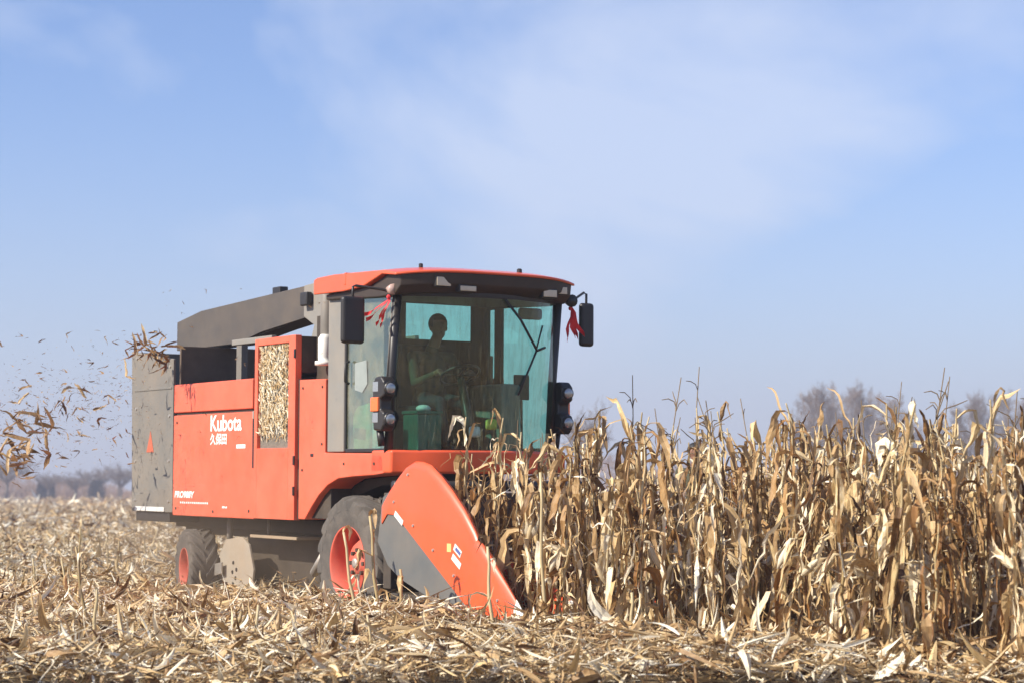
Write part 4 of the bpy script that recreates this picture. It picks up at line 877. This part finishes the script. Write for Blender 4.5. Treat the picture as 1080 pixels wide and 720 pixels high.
# fine chaff plume, uncountable
n_ = 1500; px = rng.random(n_)**1.3*190-30; py = 452+rng.normal(0, 30, n_)-np.clip(px, 0, 200)*.25; dd = rng.uniform(22, 25.5, n_)
B = np.array([at(a, b_, c_) for a, b_, c_ in zip(px, py, dd)]); B = B[B[:, 2] > .2]; n_ = len(B)
V, F_, A = ribbons(B, rng.random(n_)*6.28, rng.normal(0, .6, n_), rng.normal(0, .8, n_), np.exp(rng.normal(np.log(.022), .6, n_)), np.full(n_, .008), rng.normal(0, 1, n_), rng.normal(0, 1, n_), rng.random(n_)*.6, 2)
o = bigmesh('chaff_plume', V, F_, A, LEAF); tag(o, 'plume of fine chaff specks blown out behind the harvester', 'chaff', kind='stuff')

# ------------------------------------------------------------------ trees far off
def grow(mb, p_, d_, L, r, depth, up):
    q = p_+d_*L*.5+Vector((random.gauss(0, .04), random.gauss(0, .04), 0))*L; e_ = p_+d_*L; mb.tube([p_, q, e_], [r, r*.8, r*.6], 4 if depth > 1 else 3, False)
    if depth == 0: return
    for k in range(random.choice((3, 4))):
        t0 = random.uniform(.25, 1); b0 = p_.lerp(e_, t0); nd = (d_*random.uniform(.3, .8)+Vector((random.gauss(0, 1), random.gauss(0, 1), random.gauss(0, .5)+up))*.55).normalized()
        grow(mb, b0, nd, L*random.uniform(.5, .75), max(r*.5, .014), depth-1, up)
TV = []
for k in range(6):
    col_ = k < 4; H = 11. if col_ else 6.
    tr = MB().tube([(0, 0, 0), (.1, 0, H*.3), (.0, .1, H*.6), (0, 0, H*.92)] if col_ else [(0, 0, 0), (.1, 0, H*.35)], [.17, .13, .08, .02] if col_ else [.16, .1], 6)
    cw = MB()
    for j in range(26 if col_ else 20):
        z = random.uniform(.22 if col_ else .28, .9 if col_ else .36)*H; a = random.uniform(0, 6.28); grow(cw, Vector((0, 0, z)), Vector((math.cos(a), math.sin(a), 2.1 if col_ else random.uniform(.4, 2))).normalized(), (H*(.25-.12*z/H)) if col_ else H*.30, .045, 3, .9 if col_ else .45)
    a_ = tr.build('trunk', BARK, None, 0, True); b_ = cw.build('crown', TWIG, None, 0, False, False); TV.append((a_.data, b_.data)); bpy.data.objects.remove(a_); bpy.data.objects.remove(b_)
def tree(px, topy, d_, v, label, group=None, wid=1.0, name='bare_tree'):
    x = (px-540)/2200*d_; H = 11. if v < 4 else 6.; h = (519-topy)/2200*d_+1.2; s = h/H
    e_ = empty(name, (x, d_, GZ), (0, 0, random.uniform(0, 6.28))); e_.scale = (s*wid, s*wid, s)
    for nm, me in zip(('trunk', 'crown'), TV[v]):
        c = bpy.data.objects.new(nm, me); COL.objects.link(c); c.parent = e_
    tag(e_, label, 'tree', group)
GP = 'bare poplars on the horizon behind the corn'
for i, (px, ty) in enumerate(((838, 440), (848, 428), (858, 421), (868, 415), (879, 416), (889, 424), (898, 415), (909, 419), (920, 422), (931, 424), (942, 427), (953, 440), (968, 452), (992, 450), (1012, 436), (1023, 424), (1035, 424), (1048, 426), (1062, 424), (1075, 428))):
    tree(px, ty, random.uniform(255, 310), i % 4, 'hazy bare poplar on the horizon above the corn', GP, 1.0)
tree(617, 405, 190, 4, 'round-crowned bare tree on the horizon between the far cab mirror and the corn', wid=.62)
for px, ty, lab in ((100, 484, 'reddish-brown bare tree on the far left horizon, nearer the dark shrub'), (129, 482, 'bare tree on the horizon just left of the rear hood'), (52, 492, 'low bare tree on the horizon behind the flying husks'), (8, 470, 'bare tree at the left edge of the horizon'), (80, 494, 'small bare tree with a dark trunk between the two dark shrubs')):
    tree(px, ty, random.uniform(330, 360), 5 if px != 100 else 4, lab, wid=1.5)
def shrub(px, topy, wpx, d_, label):
    x = (px-540)/2200*d_; h = (519-topy)/2200*d_+1.2; w_ = wpx/2200*d_; e_ = empty('dark_shrub', (x, d_, GZ)); k = 900
    th = rng.random(k)*6.283; zz = rng.random(k)*h*.95; rr = w_/2*(1-.55*(zz/h)**1.6)*np.sqrt(rng.random(k))
    V, F_, A = ribbons(np.stack([rr*np.cos(th), rr*np.sin(th), zz], -1), th, rng.normal(.7, .4, k), rng.normal(.5, .5, k), np.full(k, h*.14), np.full(k, h*.05), rng.normal(0, 1, k), rng.normal(0, 1, k), rng.random(k), 2)
    o = bigmesh('foliage', V, F_, A, SHRUB); o.parent = e_; MB().tube([(0, 0, 0), (0, 0, h*.5)], [.2, .1], 6).build('stem', BARK, e_); tag(e_, label, 'shrub')
shrub(45, 508, 11, 340, 'dark cone-shaped shrub at the far left, slimmer of a close pair'); shrub(55, 509, 8, 344, 'thin dark shrub right beside the far-left cone-shaped one'); shrub(103, 506, 18, 335, 'broad dark shrub on the horizon halfway to the rear hood')
for px, lab in ((81, 'dark post standing alone between the two dark shrubs'), (126, 'dark post on the horizon just left of the rear hood')):
    x = (px-540)/2200*335; p_ = MB().tube([(0, 0, 0), (.05, 0, 1.4), (0, 0, 3.1)], [.24, .2, .17], 8).build('post', BARK); p_.location = (x, 335, GZ); tag(p_, lab, 'post')
# brush band all along the horizon
k = 52000; x = rng.uniform(-130, 190, k); y = rng.uniform(385, 430, k)
hh = np.where(x < -60, 2.4, 6.0)+1.2*np.sin(x*.11)+1.0*np.sin(x*.37+1); zz = rng.random(k)**1.2*hh
V, F_, A = ribbons(np.stack([x, y, zz], -1), rng.random(k)*6.28, rng.normal(1.2, .35, k), rng.normal(1.0, .6, k), np.full(k, 1.3), np.full(k, .16), rng.normal(0, 1, k), rng.normal(0, 1, k), rng.random(k), 2)
o = bigmesh('far_brush', V, F_, A, BRUSH); tag(o, 'low brown belt of leafless brush along the horizon', 'brush', kind='stuff')

# ------------------------------------------------------------------ air
hz_ = MB().box(-700, 700, -60, 900, -2, 40).build('haze', None or mat('tmp', (1, 1, 1))); tag(hz_, 'thin pale haze lying over the field', 'haze', kind='stuff')
def vol(name, c, dens, aniso=0, noise=None):
    m = bpy.data.materials.new(name); m.use_nodes = True; n = m.node_tree.nodes; l = m.node_tree.links; n.clear(); o_ = n.new('ShaderNodeOutputMaterial'); v = n.new('ShaderNodeVolumePrincipled')
    v.inputs['Color'].default_value = (*c, 1); v.inputs['Density'].default_value = dens; v.inputs['Anisotropy'].default_value = aniso; l.new(v.outputs[0], o_.inputs['Volume']); return m
hz_.data.materials.clear(); hz_.data.materials.append(vol('haze_air', (.74, .77, .90), .0011, .1))
du = MB().sphere((-3.1, -.9, .75), (2.7, 1.1, .62), 20).build('dust_cloud', vol('dust_air', (.70, .52, .36), .11), None, 0, True); du.matrix_world = HM
tag(du, 'brown dust hanging under the belly and rear wheel of the harvester', 'dust', kind='stuff')
